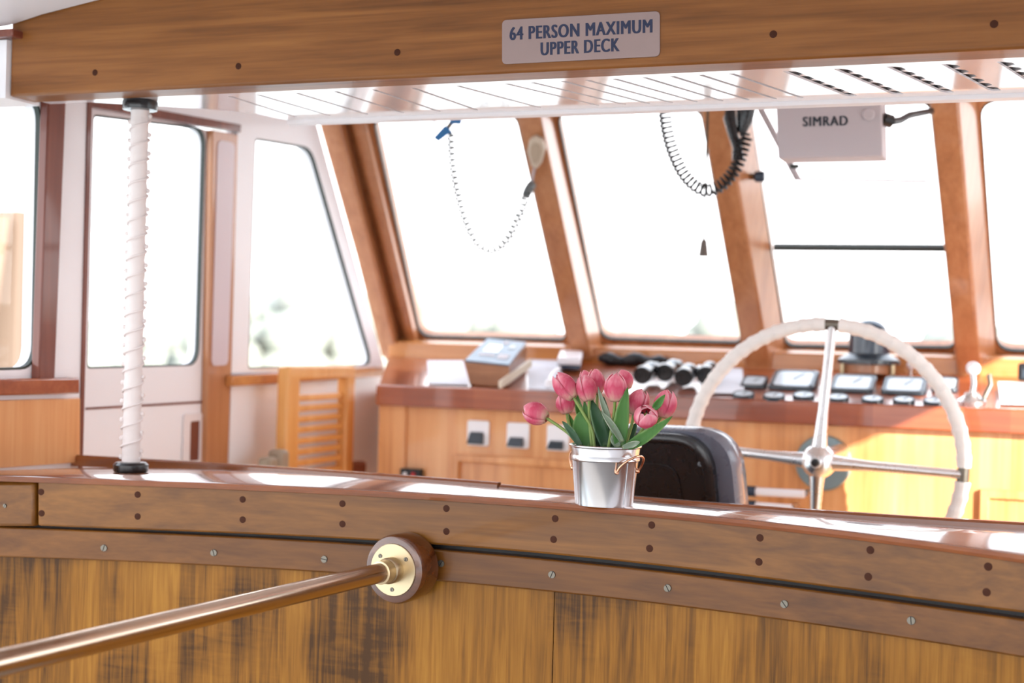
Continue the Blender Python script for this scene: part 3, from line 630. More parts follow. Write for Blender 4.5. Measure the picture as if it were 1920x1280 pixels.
# compass
cb = T(1628, 706)+V((0, 0, .010)); cpz = lambda y: onP(1628, y, cb, V((0, -1, 0))).z
o = thing('compass', cb, 'dark blue domed compass on a wooden stand behind the wheel', 'compass')
R1 = .058
za, zb_, zc_, zd_ = cpz(682), cpz(668), cpz(622), cpz(598)
M().lathe([(.064, 0), (.064, za-cb.z-.002), (.06, za-cb.z)], cb-V((0, 0, .0)), (0, 0, 1), 28).build('stand', W_POST, o)
M().lathe([(.088, za-cb.z), (.088, za-cb.z+.012), (.062, zb_-cb.z+.006), (.055, zb_-cb.z+.01)], cb, (0, 0, 1), 32).build('flange', BEZEL, o)
M().lathe([(.058, zb_-cb.z), (.057, zc_-cb.z), (.052, zc_-cb.z+.004)], cb, (0, 0, 1), 32).build('housing', COMPM, o)
M().lathe([(.051, zc_-cb.z)]+[(.050*math.cos(t), zc_-cb.z+(zd_-zc_)*math.sin(t)) for t in [i*math.pi/2/8 for i in range(9)]], cb, (0, 0, 1), 28).build('dome', COMPM, o)
for s in (-1, 1): M().tube([cb+V((s*.07, -.02, za-cb.z+.002)), cb+V((s*.07, -.02, za-cb.z-.03)), cb+V((s*.075, -.02, -.002))], .007, 10).build('bracket', BRASS, o)
# throttle lever, right end
o = thing('throttle_lever', T(1828, 757), 'silver throttle lever with white knob at the foot of the right post', 'lever')
M().lathe([(.035, 0), (.035, .01), (.02, .02), (.016, .03)], T(1822, 757), CN, 24).build('base', ALU, o)
a = T(1822, 757)+CN*.02; M().tube([a, a+V((.004, .01, .03)), a+V((0, .02, .06))], .008, 12).build('shaft', ALU, o); M().ell(a+V((0, .022, .07)), .018, .018, .018).build('knob', WHITE, o)
M().tube([a+V((.03, -.01, -.005)), a+V((.045, .0, .03)), a+V((.04, .01, .055))], .007, 10).build('side_lever', SCREW, o)
o = thing('radio_unit', T(1935, 712), 'black device at the right edge of the console', 'device'); a = T(1908, 722)
M().box(a.x, a.x+.09, a.y, a.y+.06, a.z+.012, a.z+.06).build('case', BLACKM, o, bevel=.006); M().box(a.x+.01, a.x+.08, a.y-.003, a.y, a.z+.02, a.z+.045).build('front', BEZEL, o, bevel=.001)
# dark cloth roll on the sill
pa, pb = onY(1122, 661, 4.22), onY(1258, 666, 4.22)
m = M(); pp = [pa.lerp(pb, i/14)+V((0, .006*math.sin(i*1.7), .004*math.sin(i*2.3))) for i in range(15)]
for p in pp: p.z = 1.327+.004*math.sin(p.x*60)
m.tube(pp, [.008]+[.017+.004*math.sin(i*1.3) for i in range(12)]+[.010, .004], 12); tag(m.build('cloth_roll', BLACKM), 'dark rolled cloth lying along the sill under the second window', 'cloth')

# ------------------------------------------------------------------ steering wheel
WY = 3.42; rc = onY(1541, 862, WY); RR = ((onY(1797, 850, WY)-onY(1284, 850, WY)).length)/2
hub = onY(1525, 862, 3.335)
sw = thing('steering_wheel', (rc.x, CF+.03, rc.z), 'large rope-wrapped ship steering wheel with four silver spokes', 'steering wheel')
th0 = math.atan2(onY(1561, 606, WY).z-rc.z, onY(1561, 606, WY).x-rc.x)
def rim(t): return rc+V((math.cos(t), 0, math.sin(t)))*RR
for k in range(4):
    a0 = th0+k*math.pi/2; n = 90; path = [rim(a0+.05+(math.pi/2-.10)*i/(n-1)) for i in range(n)]
    rr = [.0158+.0026*((i % 6)/5)+.0005*math.sin(i*2.1) for i in range(n)]
    M().tube(path, rr, 14).build('rope_wrap', ROPE, sw, smooth=45)
    M().tube([rim(a0-.055+.11*i/6) for i in range(7)], .0135, 14).build('collar', SCREW, sw)
    e = rim(a0); s0 = V((rc.x, 3.36, rc.z)); dr = (e-s0).normalized()
    M().tube([s0+dr*.03, s0+dr*.06, s0+dr*.12, e-dr*.004], [.019, .016, .0125, .0115], 14).build('spoke', ALU, sw)
M().lathe([(.0, -.048), (.012, -.048), (.014, -.040), (.024, -.036), (.036, -.022), (.041, 0), (.040, .022), (.030, .040), (.026, .06), (.026, .10)], V((rc.x, 3.372, rc.z)), (0, 1, 0), 32).build('hub', ALU, sw)
M().lathe([(.010, -.004), (.008, -.010), (1e-5, -.011)], V((rc.x, 3.324, rc.z)), (0, 1, 0), 12).build('hub_nut', BLACKM, sw)
M().cyl((rc.x, 3.46, rc.z), (rc.x, CF+.028, rc.z), .022, 20).build('shaft', ALU, sw)
pc = onY(1543, 868, CF+.012); M().lathe([(.072, 0), (.072, .012), (.069, .0175), (1e-5, .0175)], V((pc.x, CF+.0298, pc.z)), NA, 36).build('mounting_plate', TEAL, sw)
# grab bars on the console beside the wheel
for i, (x0, x1, y) in enumerate([(1417, 1508, 921), (1417, 1484, 948)]):
    a = onY(x0, y, 3.66); b_ = onY(x1, y+5, 3.66)
    o = thing('grab_bar', (a+b_)/2+V((0, .07, 0)), ['upper silver bar on the console front left of the wheel hub', 'lower silver bar on the console front near the helm seat'][i], 'bar', 'silver bars on the console front')
    M().tube([a, b_], .011, 14).build('bar', WHITE, o); M().tube([a-V((.028, 0, 0)), a], .014, 12).build('end_cap', COMPM, o)
    for p in (a+V((-.014, 0, 0)), b_): M().cyl(p, V((p.x, CF+.0295, p.z)), .008, 12).build('standoff', ALU, o)

# ------------------------------------------------------------------ helm seat
SYY = 2.95
pR = onY(1405, 945, SYY); pT = onY(1290, 800, SYY); xr = pR.x; zt = pT.z; wd = .375; xl = xr-wd; xm = (xl+xr)/2
hs = thing('helm_seat', (xm, SYY+.25, .25), 'black helm seat with grey cushion sides behind the flower bucket', 'seat')
def rr_(x0, x1, z0, z1, y, r, tp=.03):      # rounded back outline narrowing to the top
    return rpoly([V((x0, y, z0)), V((x0+tp, y+.0, z1)), V((x1-tp, y+.0, z1)), V((x1, y, z0))], [.04, r, r, .04], 8)
zb_ = zt-.36
def lean(L): return [V((p.x, p.y-.16*(p.z-zb_)+.03, p.z)) for p in L]
L = [lean(rr_(xl+.012, xr-.012, zb_, zt-.008, SYY+.0, .085)), lean(rr_(xl, xr, zb_-.005, zt, SYY+.02, .09)), lean(rr_(xl, xr, zb_-.005, zt, SYY+.075, .09)), lean(rr_(xl+.02, xr-.02, zb_+.01, zt-.02, SYY+.10, .08))]
M().loft(L).build('back_cushion', CUSH, hs, smooth=50)
L = [lean(rr_(xl+.012, xr-.045, zb_+.01, zt-.012, SYY-.002, .08)), lean(rr_(xl+.014, xr-.047, zb_+.012, zt-.014, SYY-.020, .08)), lean(rr_(xl+.022, xr-.056, zb_+.02, zt-.022, SYY-.026, .075)), lean(rr_(xl+.032, xr-.066, zb_+.03, zt-.032, SYY-.024, .07)), lean(rr_(xl+.036, xr-.07, zb_+.034, zt-.036, SYY-.012, .066))]
bs = M().loft(L).build('back_shell', BLACKP, hs, smooth=50)
M().ring(lean(rr_(xl+.095, xr-.125, zb_+.08, zt-.085, SYY-.0125, .04)), lean(rr_(xl+.09, xr-.12, zb_+.075, zt-.08, SYY-.0125, .04)), (0, -.003, 0)).build('embossed_line', BLACKP, bs)
for sx_ in (xl+.075, xr-.10): slotscrew(lean([V((sx_, SYY-.012, zt-.075))])[0], NA, .005, bs, mat=DARKGREY)
M().prism(rpoly([(xl+.0, SYY+.06, zb_-.05), (xr, SYY+.06, zb_-.05), (xr, SYY+.44, zb_-.05), (xl, SYY+.44, zb_-.05)], .06), (0, 0, .09)).build('seat_cushion', DARKGREY, hs, bevel=.02, seg=3)
M().lathe([(.19, 0), (.19, .015), (.06, .03), (.04, .05), (.04, zb_-.05-.25)], (xm, SYY+.25, .25), (0, 0, 1), 28).build('pedestal', ALU, hs)

# ------------------------------------------------------------------ slatted folding chair against the left wall
XC = -1.985
def Cc(x, y, d=0.0): return onX(x, y, XC+d)
pA, pB = Cc(541, 683), Cc(668, 688); y0c, y1c = pA.y, pB.y; ztc = (pA.z+pB.z)/2
ch = thing('slatted_chair', (XC, (y0c+y1c)/2, .25), 'tall wooden chair with slatted back standing against the left wall', 'chair')
st = Cc(563, 760).y-y0c; sl = .02
def lx(z): return -(ztc-z)*.0
def stile(ya, yb, name):
    m = M(); k = .08; L = []
    m.hexa([(XC, ya, ztc-.002), (XC, yb, ztc-.002), (XC, yb, .25), (XC, ya, .25)], [(XC-.036, ya, ztc-.002), (XC-.036, yb, ztc-.002), (XC-.036, yb, .25), (XC-.036, ya, .25)]); return m.build(name, W_CHAIR, ch, bevel=.008, seg=3)
stile(y0c, y0c+st, 'back_post'); stile(y1c-st*.75, y1c, 'back_post')
zr_ = Cc(600, 711).z
M().box(XC-.035, XC+.001, y0c+.004, y1c-.004, zr_, ztc).build('top_rail', W_CHAIR, ch, bevel=.008, seg=3)
for y in [745, 764, 784, 803.5, 824, 844, 864.5, 885]:
    z = Cc(600, y).z; M().box(XC-.030, XC-.014, y0c+st-.003, y1c-st*.75+.003, z-.0088, z+.0088).build('slat', W_CHAIR, ch, bevel=.003)
M().box(XC-.03, XC+.07, y0c, y1c, .66, .69).build('seat', W_CHAIR, ch, bevel=.006)
for yy in (y0c+.02, y1c-.05): M().box(XC+.035, XC+.065, yy, yy+.035, .25, .66).build('leg', W_CHAIR, ch, bevel=.004)
# small blocks beside the chair
p = onX(522, 872, -1.95)
o = thing('taupe_block', (p.x, p.y, p.z-.05), 'small taupe two-step block left of the slatted chair', 'block')
a = Cc(500, 860); b_ = Cc(518, 845); c_ = Cc(543, 843)
M().box(XC-.03, XC+.01, a.y, b_.y, .25, Cc(508, 857).z).build('low_step', TAUPE, o, bevel=.01); M().box(XC-.03, XC+.015, b_.y, y0c-.002, .25, Cc(530, 842).z).build('high_step', TAUPE, o, bevel=.012)
a = onX(665, 882, -1.96); b_ = onX(698, 866, -1.96)
tag(M().box(-2.03, -1.99, y1c+.008, y1c+.10, a.z-.03, b_.z).build('towel_stack', plain('rust_cloth', srgb(150, 90, 66), .9), bevel=.01), 'small rust coloured folded cloth right of the slatted chair', 'cloth')
tag(M().box(-2.06, -1.975, y1c+.004, y1c+.12, .25, a.z-.031).build('low_locker', WHITE, bevel=.004), 'low white locker under the rust cloth beside the console', 'locker')

# ------------------------------------------------------------------ rope-laced pole on the counter
pb = onY(245, 880, 2.395); px_ = pb.x; pz0 = zc_top(px_, 2.395); pz1 = PZ
pl = thing('laced_pole', (px_, 2.395, pz0), 'white canvas-wrapped pole laced with cord standing on the left counter', 'pole')
M().lathe([(.033, 0), (.035, .004), (.035, .014), (.030, .019), (.019, .020)], (px_, 2.395, pz0+.0005), (0, 0, 1), 32).build('base_flange', BLACKP, pl)
M().lathe([(.022, -.020), (.034, -.019), (.035, -.015), (.035, -.003), (.033, 0)], (px_, 2.395, pz1-.0005), (0, 0, 1), 32).build('top_flange', BLACKP, pl)
zz = [pz0+.018+(pz1-pz0-.036)*i/120 for i in range(121)]
M().tube([V((px_+.0004*math.sin(i*.9), 2.395, z)) for i, z in enumerate(zz)], [.0178+.0007*math.sin(i*1.7) for i in range(121)], 24).build('canvas_sleeve', CANVAS, pl)
hp_ = []; pitch = .0375
nt = int((zz[-1]-zz[0]-.02)/pitch*28)
for i in range(nt):
    t = 2*math.pi*i/28; rad = .0196+.0016*max(0, math.cos(t-2.6))**8
    hp_.append(V((px_+rad*math.cos(t), 2.395+rad*math.sin(t), zz[0]+.01+pitch*i/28)))
M().tube(hp_, .0025, 6).build('lacing_cord', CANVAS, pl)
vd = (FW*-1).normalized()
for i in range(int((zz[-1]-zz[0])/pitch)):       # knots where the cord turns, both edges
    z = zz[0]+.012+pitch*i
    for s in (-1, 1): M().ell((px_+s*RT.x*.0200, 2.395+s*RT.y*.0200, z+(.012 if s > 0 else 0)), s and .0050, .0050, .0052, 8, 6).build('cord_knot', CANVAS, pl)

# ------------------------------------------------------------------ brass handrail
fl = onY(737, 1068, 2.262); zrail = fl.z
far_p = V((fl.x, 2.205, zrail)); nr_ = onZ(0, 1243, zrail); ax = (nr_-fl).normalized(); ax = V((ax.x, ax.y, 0)).normalized()
hr = thing('handrail', (fl.x, fl.y, zrail), 'round brass handrail running from the wooden block toward the lower left', 'handrail')
b0 = fl+ax*((Yf(fl.x)-.001-fl.y)/ax.y)
Ln = (fl-b0).length
M().lathe([(.0605, 0), (.061, .004), (.061, Ln-.010), (.058, Ln-.003), (.053, Ln-.001), (1e-5, Ln-.001)], b0, ax, 56).build('wood_block', W_BLOCK, hr)
fg = M().lathe([(.0465, 0), (.0465, .002), (.0455, .003), (1e-5, .003)], fl-ax*.001, ax, 56).build('flange_plate', BRASS, hr)
M().lathe([(.023, 0), (.023, .016), (.0215, .018), (.0205, .019), (.0205, .040), (.018, .041)], fl+ax*.002, ax, 36).build('socket', BRASS, hr)
M().tube([fl+ax*.03+ax*2.3*i/10 for i in range(11)], .0172, 28).build('rail_tube', BRONZE, hr)
e1 = V((0, 0, 1)); e2 = ax.cross(e1).normalized()
for a_ in (math.radians(50), math.radians(-52), math.radians(180)): slotscrew(fl+ax*.0021+(e1*math.cos(a_)+e2*math.sin(a_))*.0345, ax, .0034, fg, mat=SCREW)

# ------------------------------------------------------------------ bucket of tulips
BY = 2.345; bc = onY(1135.5, 834, BY); zb0 = zc_top(bc.x, BY)+.0005; Hb = bc.z-zb0; rt_ = .0605; rb_ = .0495
bk_ = thing('bucket', (bc.x, BY, zb0), 'small shiny zinc bucket with copper handles standing on the counter', 'bucket')
def rad(h): return rb_+(rt_-rb_)*h/Hb
b1 = Hb*.79
prof = [(1e-5, .003), (rb_-.004, .003), (rb_-.003, 0), (rb_, .0), (rb_+.0005, .004), (rad(b1-.006), b1-.006), (rad(b1)+.0018, b1-.003), (rad(b1)+.0018, b1+.001), (rad(b1+.004), b1+.004), (rad(b1+.006)-.0004, b1+.006), (rad(Hb-.004), Hb-.004), (rt_+.002, Hb-.002), (rt_+.0022, Hb), (rt_+.0005, Hb+.001), (rt_-.001, Hb-.001), (rad(Hb*.8)-.0015, Hb*.8), (1e-5, Hb*.8)]
M().lathe(prof, (bc.x, BY, zb0), (0, 0, 1), 72).build('pail', STEEL, bk_)
M().lathe([(rad(Hb*.83)-.002, Hb*.8), (rad(Hb*.83)-.002, Hb*.86), (1e-5, Hb*.87)], (bc.x, BY, zb0), (0, 0, 1), 40).build('floral_foam', SOIL, bk_)
def bp(az, h, ex=0.0):
    r = rad(h)+ex; return V((bc.x+r*math.cos(az), BY+r*math.sin(az), zb0+h))
vaz = math.atan2(-FW.y+ (bc.x)/3, -FW.x)           # direction back to the viewer
vaz = math.atan2(0-BY, 0-bc.x)
M().tube([bp(vaz+.72, h, .0006) for h in (.004, Hb*.3, Hb*.7, b1-.006)], .0009, 6).build('side_seam', STEEL, bk_)
for s in (1, -1):
    az = vaz+.86 if s == 1 else vaz+.86+math.pi
    pts = []; hh = Hb*.60
    for i in range(29):
        t = i/28; a_ = az-.50+1.0*t; u = math.sin(math.pi*t)
        pts.append(bp(a_, hh+.027*u**.6, .003+(.013 if s == 1 else .007)*u**.6))
    h_ = M().tube(pts, .0021, 10).build('ear_handle', COPPER, bk_)
    for a_ in (az-.50, az+.50): M().lathe([(.0042, -.003), (.0042, .002), (.003, .004), (1e-5, .0046)], bp(a_, hh-.001), V((math.cos(a_), math.sin(a_), 0)), 14).build('rivet', COPPER, h_)

def K(cx, cy): return 960+cx/4.415, 670+cy/4.415
def petal(base, axis, Lg, Rm, th0, half, inner, op, parent):
    ax = axis; u = ax.orthogonal().normalized(); w_ = ax.cross(u); rows = []; tone = []
    ns, nt = 14, 8
    for i in range(ns+1):
        s = i/ns; prof = math.sin(math.pi*min(1, .08+.86*s))**.62
        r = Rm*prof*(1+op*s*.9) if not inner else Rm*.9*prof*(1+op*s*.9)
        if s > .8: r *= 1-(s-.8)*.35
        wfac = (1-max(0, (s-.62)/.38)**2.2)**.5 if s < 1 else 0
        row = []
        for j in range(nt+1):
            t = -1+2*j/nt; an = th0+t*half*max(wfac, .02)
            crease = -.05*Rm*math.exp(-(t/.16)**2)*s
            rr = r*(1-.04*abs(t)**2)+crease
            row.append(base+ax*(Lg*(s*(1.0 if not inner else .95)))+(u*math.cos(an)+w_*math.sin(an))*rr)
            tone.append(min(1, .05+.62*min(1, s*1.35)*(.62+.38*(1-abs(t)))+.58*abs(t)**2.2*s+(.12*s**3)))
        rows.append(row)
    m = M(); m.grid(rows); m.tone = tone
    return m.build('petal', PETAL, parent, smooth=80, solid=.0009)
def leaf(pts, wpx, Y, mat, parent, cup=.25, dY=0.0, twist=0.0):
    b, c, t = [onY(*K(*p), Y+dd) for p, dd in zip(pts, (0, dY*.4, dY))]
    # the base reaches down into the bucket
    wm = wpx/4.415*BY/.95/FPX/2; rows = []; tone = []; n = 18
    face = (CAM-b).normalized(); face = (face+RT*twist).normalized()
    for i in range(n+1):
        s = i/n; p = b*(1-s)**2+(c*2-(b+t)*.5)*2*s*(1-s)+t*s*s
        tg = ((c*2-(b+t)*.5-b)*(1-s)+(t-(c*2-(b+t)*.5))*s).normalized()
        side = tg.cross(face).normalized(); up = side.cross(tg).normalized()
        wv = wm*(math.sin(math.pi*min(1, .16+.84*s))**.75 if s < 1 else 0.0); row = []
        for j in range(7):
            q = -1+j/3; row.append(p+side*wv*q+up*wv*cup*(q*q-.4)+up*.0006*math.sin(s*9+q*2)); tone.append(min(1, .12+.6*min(1, s*2.2)+.28*abs(q)**4))
        rows.append(row)
    m = M(); m.grid(rows); m.tone = tone; return m.build('leaf', mat, parent, smooth=80, solid=.0009)
def wpt(cx, cy, Y): return onY(*K(cx, cy), Y)
G_T = 'pink tulips in the zinc bucket'
TUL = [  # base, tip, Ybase, dY, width ratio, opening, stem via, label
 ((290, 503), (100, 420), 2.335, .0, .42, .0, [(400, 578), (490, 650), (560, 750)], 'pink tulip bending far out to the left'),
 ((513, 335), (362, 140), 2.320, .0, .345, .0, [(600, 480), (665, 605), (690, 750)], 'tall pale pink tulip leaning left, above the mauve bud'),
 ((456, 465), (425, 298), 2.365, .0, .45, .0, [(480, 570), (530, 750)], 'mauve tulip bud behind, below the tall left tulip'),
 ((640, 358), (588, 146), 2.325, .0, .375, .0, [(640, 500), (660, 750)], 'pale striped tulip upright left of centre'),
 ((712, 300), (680, 96), 2.360, .0, .34, .0, [(705, 420), (715, 750)], 'coral tulip behind the pale striped one'),
 ((852, 364), (860, 132), 2.315, .0, .385, .0, [(843, 480), (825, 750)], 'large rose tulip upright in the middle, at the front'),
 ((955, 262), (893, 108), 2.370, .0, .45, .05, [(930, 480), (890, 750)], 'pink tulip peeping out behind the large rose tulip'),
 ((1005, 470), (1088, 270), 2.350, .0, .40, .0, [(990, 560), (950, 750)], 'deep pink tulip on the right, behind the open one'),
 ((1238, 492), (1300, 272), 2.345, .0, .40, .0, [(1150, 600), (990, 750)], 'coral tulip furthest right with a green sepal leaf'),
 ((1112, 540), (1106, 440), 2.330, -.030, .50, .10, [(1070, 610), (985, 750)], 'small open tulip facing forward showing its dark centre'),
 ((640, 250), (588, 108), 2.385, .0, .34, .0, [(690, 450), (730, 750)], 'tulip mostly hidden behind the pale striped tulip'),
]
roots = []
for i, (b, t, Yb, dY, wr, op, via, label) in enumerate(TUL):
    base = wpt(*b, Yb); tip = wpt(*t, Yb+dY); axis = (tip-base); Lg = axis.length; axis.normalize()
    foot = wpt(*via[-1], BY); foot = V((bc.x+(foot.x-bc.x)*.8, BY+(Yb-BY)*.6, zb0+Hb*.86))
    r = thing('tulip', foot, label, 'tulip', G_T); roots.append(r)
    Rm = Lg*wr*1.05; t0 = random.random()*2 if i != 5 else 0
    u = axis.orthogonal().normalized(); w_ = axis.cross(u); vd = (CAM-base).normalized(); face0 = math.atan2(vd.dot(w_), vd.dot(u))
    t0 = face0+[.5, .9, .6, .7, .2, 0, .4, -.5, -.7, .3, .3][i]
    for k in range(3): petal(base, axis, Lg*.97, Rm, t0+math.pi/3+k*2*math.pi/3, 1.05, True, op, r)
    for k in range(3): petal(base, axis, Lg, Rm, t0+k*2*math.pi/3, 1.0, False, op, r)
    pts = [base+axis*.001]+[wpt(*q, Yb+(BY-Yb)*(j+1)/len(via)*.6) for j, q in enumerate(via[:-1])]+[foot]
    # smooth stem
    P = [pts[0]]+pts+[pts[-1]]; sm = []
    for a in range(1, len(P)-2):
        for q in range(8):
            s = q/8; p0, p1, p2, p3 = P[a-1], P[a], P[a+1], P[a+2]
            sm.append(.5*((2*p1)+(p2-p0)*s+(2*p0-5*p1+4*p2-p3)*s*s+(3*p1-p0-3*p2+p3)*s**3))
    sm.append(foot); M().tube(sm, .0027, 10).build('stem', STEM, r)
    if i == 9:
        M().ell(base+axis*Lg*.55, .004, .004, .006, 10, 8).build('pistil', STEM, r)
        for k in range(5):
            a_ = k*1.257; M().ell(base+axis*Lg*.62+(u*math.cos(a_)+w_*math.sin(a_))*.006, .002, .002, .004, 8, 6).build('anther', ANTH, r)
LV = [(6, [(895, 740), (905, 520), (958, 245)], 125, 2.312, LEAF, .2, 0), (9, [(955, 735), (1110, 650), (1330, 485)], 95, 2.305, LEAF, .15, .01), (0, [(575, 740), (490, 615), (415, 527)], 62, 2.318, LEAFD, .3, 0),
      (2, [(590, 735), (515, 590), (470, 465)], 62, 2.36, LEAF, .3, .01), (1, [(650, 740), (575, 590), (572, 440)], 150, 2.33, LEAF, .2, .01), (3, [(775, 740), (720, 545), (648, 335)], 120, 2.325, LEAFD, .25, .01),
      (4, [(865, 660), (775, 450), (712, 240)], 50, 2.318, LEAFP, .5, .0), (5, [(915, 700), (825, 560), (738, 448)], 55, 2.308, LEAFP, .6, -.01), (1, [(620, 640), (560, 450), (533, 290)], 70, 2.37, LEAF, .3, .0),
      (3, [(670, 640), (620, 480), (600, 355)], 60, 2.37, LEAF, .3, .0), (5, [(825, 720), (785, 520), (758, 320)], 80, 2.37, LEAFD, .3, .0), (7, [(940, 720), (985, 625), (1032, 540)], 75, 2.36, LEAFD, .3, .0),
      (8, [(1175, 425), (1215, 375), (1268, 305)], 62, 2.305, LEAF, .3, .0), (8, [(915, 745), (1000, 718), (1060, 698)], 50, 2.30, LEAFP, .3, .0), (4, [(800, 745), (810, 640), (770, 520)], 150, 2.345, LEAFD, .2, .0), (2, [(700, 745), (690, 640), (660, 520)], 130, 2.35, LEAFD, .2, .0), (6, [(880, 745), (850, 680), (830, 640)], 70, 2.31, LEAFP, .3, .0)]
for ti, pts, wpx, Y, mat, cup, dY in LV: leaf(pts, wpx, Y, mat, roots[ti], cup, dY, random.uniform(-.3, .3))

# ------------------------------------------------------------------ hanging electronics
BXY = 3.30
sb = thing('instrument_box', onY(1555, 180, BXY), 'grey metal instrument box hanging under the ceiling above the wheel', 'instrument box')
a, b_, c_, d_ = onY(1449, 186, BXY), onY(1648, 184, BXY), onY(1655, 293, BXY), onY(1459, 297, BXY)
up_ = V((0, 0, .10)); A4 = [a+up_, b_+up_, c_, d_]
M().prism(A4, (0, .09, 0)).build('case', GREYBOX, sb, bevel=.003)
m = M(); lettering(m, 'SIMRAD', onY(1505, 237, BXY-.0005), onY(1590, 235, BXY-.0005), onY(1505, 219, BXY-.0005), NA, .05); m.build('lettering', BEZEL, sb)
M().lathe([(.014, 0), (.014, .004), (.011, .007), (1e-5, .007)], onY(1629, 215, BXY), NA, 20).build('knob', GREYBOX, sb)
for s in (.2, .8): p = a.lerp(b_, s); M().box(p.x-.012, p.x+.012, BXY+.03, BXY+.06, p.z+.099, CZ+.762).build('hanger', GREYBOX, sb)
cb_ = thing('power_cable', onY(1660, 224, BXY+.04), 'thick black cable with plug from the grey box to the right post', 'cable')
p0 = onY(1655, 223, BXY+.03); p0 = V((p0.x+.002, p0.y, p0.z)); p1 = onY(1672, 228, BXY+.04); p2 = onY(1705, 216, 3.5); p3 = onY(1746, 208, 3.74)
M().tube([p0, p1], .015, 14).build('plug', BLACKP, cb_); M().tube([p1, p1.lerp(p2, .5)+V((0, 0, -.004)), p2, p3], .008, 12).build('wire', BLACKM, cb_)
# clear visor
vy = 3.80
vs = thing('sun_visor', onY(1580, 200, vy), 'clear plastic visor hanging below the grey instrument box', 'visor')
Q = [onY(x, y, vy) for x, y in [(1408, 170), (1496, 336), (1744, 340), (1736, 165)]]
M().prism(Q, (0, .003, 0)).build('clear_sheet', VISOR, vs); M().tube([Q[0], Q[1]], .009, 10).build('edge_strip', GREYBOX, vs); M().tube([Q[1], Q[2]], .0035, 8).build('edge_strip', GREYBOX, vs)
p = onY(1490, 312, vy-.004); M().box(p.x-.012, p.x+.012, p.y-.006, p.y+.002, p.z-.006, p.z+.006).build('clip', RUBBER, vs, bevel=.002)
# coils and handsets
def coil(path, R, r, turns, seg=10):
    n = len(path); dense = []
    P = [path[0]*2-path[1]]+path+[path[-1]*2-path[-2]]
    for a in range(1, len(P)-2):
        for q in range(20):
            s = q/20; p0, p1, p2, p3 = P[a-1], P[a], P[a+1], P[a+2]
            dense.append(.5*((2*p1)+(p2-p0)*s+(2*p0-5*p1+4*p2-p3)*s*s+(3*p1-p0-3*p2+p3)*s**3))
    dense.append(path[-1]); ln = [0]
    for a, b in zip(dense, dense[1:]): ln.append(ln[-1]+(b-a).length)
    out = []; N = turns*seg; nr = None; k = 0
    for i in range(N+1):
        d_ = ln[-1]*i/N
        while k < len(ln)-2 and ln[k+1] < d_: k += 1
        s = (d_-ln[k])/max(1e-9, ln[k+1]-ln[k]); p = dense[k].lerp(dense[k+1], s); tg = (dense[k+1]-dense[k]).normalized()
        nr = tg.orthogonal().normalized() if nr is None else (nr-tg*nr.dot(tg)).normalized(); bn = tg.cross(nr); t = 2*math.pi*i/seg
        out.append(p+(nr*math.cos(t)+bn*math.sin(t))*R)
    return M().tube(out, r, 6)
ry = 3.60
rh = thing('radio_handset', onY(1385, 195, ry), 'black radio handset hanging on a coiled cord by the ceiling', 'handset')
zc = CZ+.761
top_ = onY(1385, 190, ry); M().box(top_.x-.05, top_.x+.05, ry-.02, ry+.03, top_.z-.006, zc).build('ceiling_bracket', BLACKM, rh, bevel=.004)
M().tube([onY(x, y, ry) for x, y in [(1370, 200), (1368, 222), (1374, 250), (1382, 275), (1384, 300)]], [.012, .016, .013, .012, .016], 12).build('grip', BLACKP, rh)
M().tube([onY(x, y, ry+.02) for x, y in [(1400, 196), (1396, 225), (1390, 250)]], [.026, .022, .012], 12).build('earpiece', BLACKP, rh)
coil([onY(x, y, ry) for x, y in [(1246, 206), (1250, 240), (1262, 285), (1285, 330), (1318, 356), (1350, 348), (1378, 318), (1392, 280), (1400, 252)]], .0150, .0038, 34).build('coiled_cord', BLACKM, rh)
M().lathe([(.012, 0), (.012, .02), (.006, .03)], onY(1246, 206, ry)-V((0, 0, .004)), (0, 0, 1), 14).build('cord_plug', GREYBOX, rh); M().cyl(onY(1246, 206, ry)+V((0, 0, .02)), V((onY(1246, 206, ry).x, ry, zc)), .004, 8).build('cord_stem', GREYBOX, rh)
pc_ = thing('pull_cord', onY(1318, 200, 3.7), 'thin pull cord with tassel hanging in the second window', 'cord')
a = onY(1328, 190, 3.7); b_ = onY(1315, 448, 3.7); b_ = V((a.x-.002, 3.7, b_.z)); a = V((a.x, 3.7, zc)); M().tube([a, b_], .0032, 6).build('string', RUBBER, pc_)
M().lathe([(.004, 0), (.008, -.006), (.012, -.036), (.013, -.046), (1e-5, -.046)], b_, (0, 0, 1), 14).build('tassel', plain('taupe_tassel', srgb(104, 94, 88), .7), pc_)
# white handset on the left window post
wy_ = G(1004, 285, .15)
wh = thing('white_handset', wy_, 'cream handset clipped on the window post with a white coiled cord', 'handset')
def Gq(x, y, o=.145): return G(x, y, o)
body = [Gq(x, y) for x, y in [(992, 262), (1003, 257), (1016, 264), (1021, 282), (1014, 308), (1006, 318), (996, 314), (988, 285)]]
M().prism(body, -GN*.022).build('body', BEIGE, wh, bevel=.006, seg=3)
cbd = sum(body, V())/8; M().prism([p.lerp(cbd, .38)+GN*.0002 for p in body], GN*.003).build('speaker_face', plain('tan_mesh', srgb(190, 172, 150), .6), wh)
M().tube([Gq(1002, 316), Gq(999, 332), Gq(996, 345)], .004, 8).build('strain_relief', GREYBOX, wh)
cpts = [onY(x, y, 3.72) for x, y in [(845, 248), (848, 300), (856, 350), (872, 410), (895, 455), (925, 468), (952, 446), (975, 400), (988, 362)]]+[Gq(997, 346)]
coil(cpts, .0105, .0037, 42, 8).build('coiled_cord', plain('white_plastic_cord', srgb(112, 118, 120), .5), wh)
bc_ = thing('blue_clip', onY(842, 232, 3.72), 'bright blue and grey clip holding the white cord at the ceiling', 'clip')
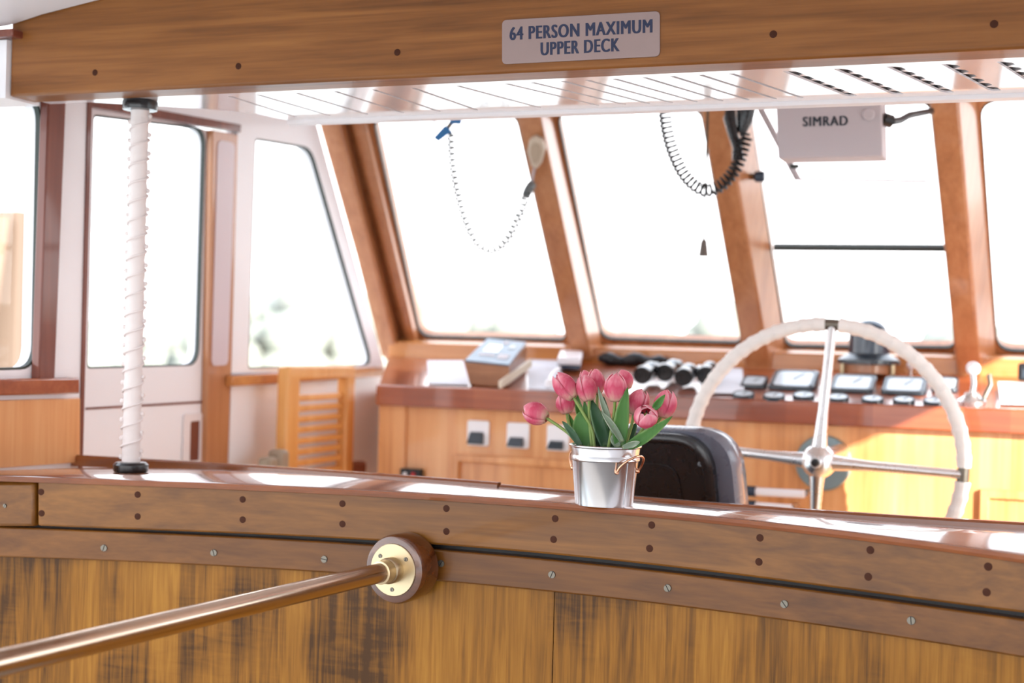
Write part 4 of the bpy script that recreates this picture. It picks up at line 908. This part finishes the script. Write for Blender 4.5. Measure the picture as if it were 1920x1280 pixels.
p = onY(846, 224, 3.72); M().box(p.x-.012, p.x+.012, 3.71, 3.74, p.z, zc).build('mount', GREYBOX, bc_, bevel=.003)
M().hexa([onY(x, y, 3.705) for x, y in [(842, 206), (872, 208), (864, 234), (844, 232)]], [onY(x, y, 3.73) for x, y in [(842, 206), (872, 208), (864, 234), (844, 232)]]).build('upper_jaw', BLUE, bc_, bevel=.003)
M().hexa([onY(x, y, 3.705) for x, y in [(834, 234), (848, 246), (822, 266), (812, 258)]], [onY(x, y, 3.725) for x, y in [(834, 234), (848, 246), (822, 266), (812, 258)]]).build('lower_jaw', BLUE, bc_, bevel=.002)
M().tube([onY(848, 228, 3.715), onY(838, 242, 3.715), onY(845, 250, 3.715)], .008, 10).build('spring', SCREW, bc_)
M().tube([onY(834, 216, 3.715), onY(818, 222, 3.715), onY(812, 232, 3.715), onY(816, 240, 3.715)], .004, 8).build('hook', GREYBOX, bc_)
# small clamp knob on the post side
kp = onY(1415, 331, 3.94); o = thing('clamp_knob', kp, 'small black clamp knob with brass neck on the post side', 'knob')
M().cyl(onY(1398, 331, 3.98), kp, .009, 12).build('neck', BRASS, o); M().lathe([(.012, 0), (.016, .004), (.016, .026), (.011, .03), (1e-5, .03)], kp, (1, 0, 0), 18).build('grip', COMPM, o)

# ------------------------------------------------------------------ outside: water, shore, wooded bank, added beige wall
struct(M().box(-400, 300, -200, 500, -1.7, -1.6).build('floor_water', WATER))
m = M()
for i in range(420):
    a_ = math.radians(-62+i*.26+random.uniform(-.2, .2)); dd = 80+random.random()*25
    env = 2.1+1.5*math.sin(i*.083)*math.sin(i*.031+1)+.8*math.sin(i*.37)
    s = .8+random.random()*1.0; x, y = math.sin(a_)*dd, math.cos(a_)*dd; top = max(.6, env)*random.uniform(.35, 1.25)
    m.ell((x, y, -.8+top), s*1.25, s*1.25, s, 8, 6); m.ell((x, y, -.9), s*1.5, s*1.5, 1.4+.3*top, 8, 6)
o = m.build('shoreline_trees', TREE, smooth=80); o['kind'] = 'stuff'; tag(o, 'pale haze-tinted trees along the far shore seen through the windows', 'trees')
p = A_(20, 500); q = V((p.x*2.2, p.y*2.2, 0))
bh = thing('warm_backdrop', (-9, 7.1, -1.6), 'beige wall added outside the far left window for its warm tone', 'building')  # wall and brace added to put a warm tone in that window
M().box(-12, -5.98, 7.0, 7.25, -1.6, 2.1).build('wall', SANDY, bh, bevel=.01); M().tube([(-6.35, 6.9, -.2), (-6.05, 6.9, 2.05)], .07, 8).build('brace', plain('pale_brace', srgb(134, 108, 88), .7), bh)
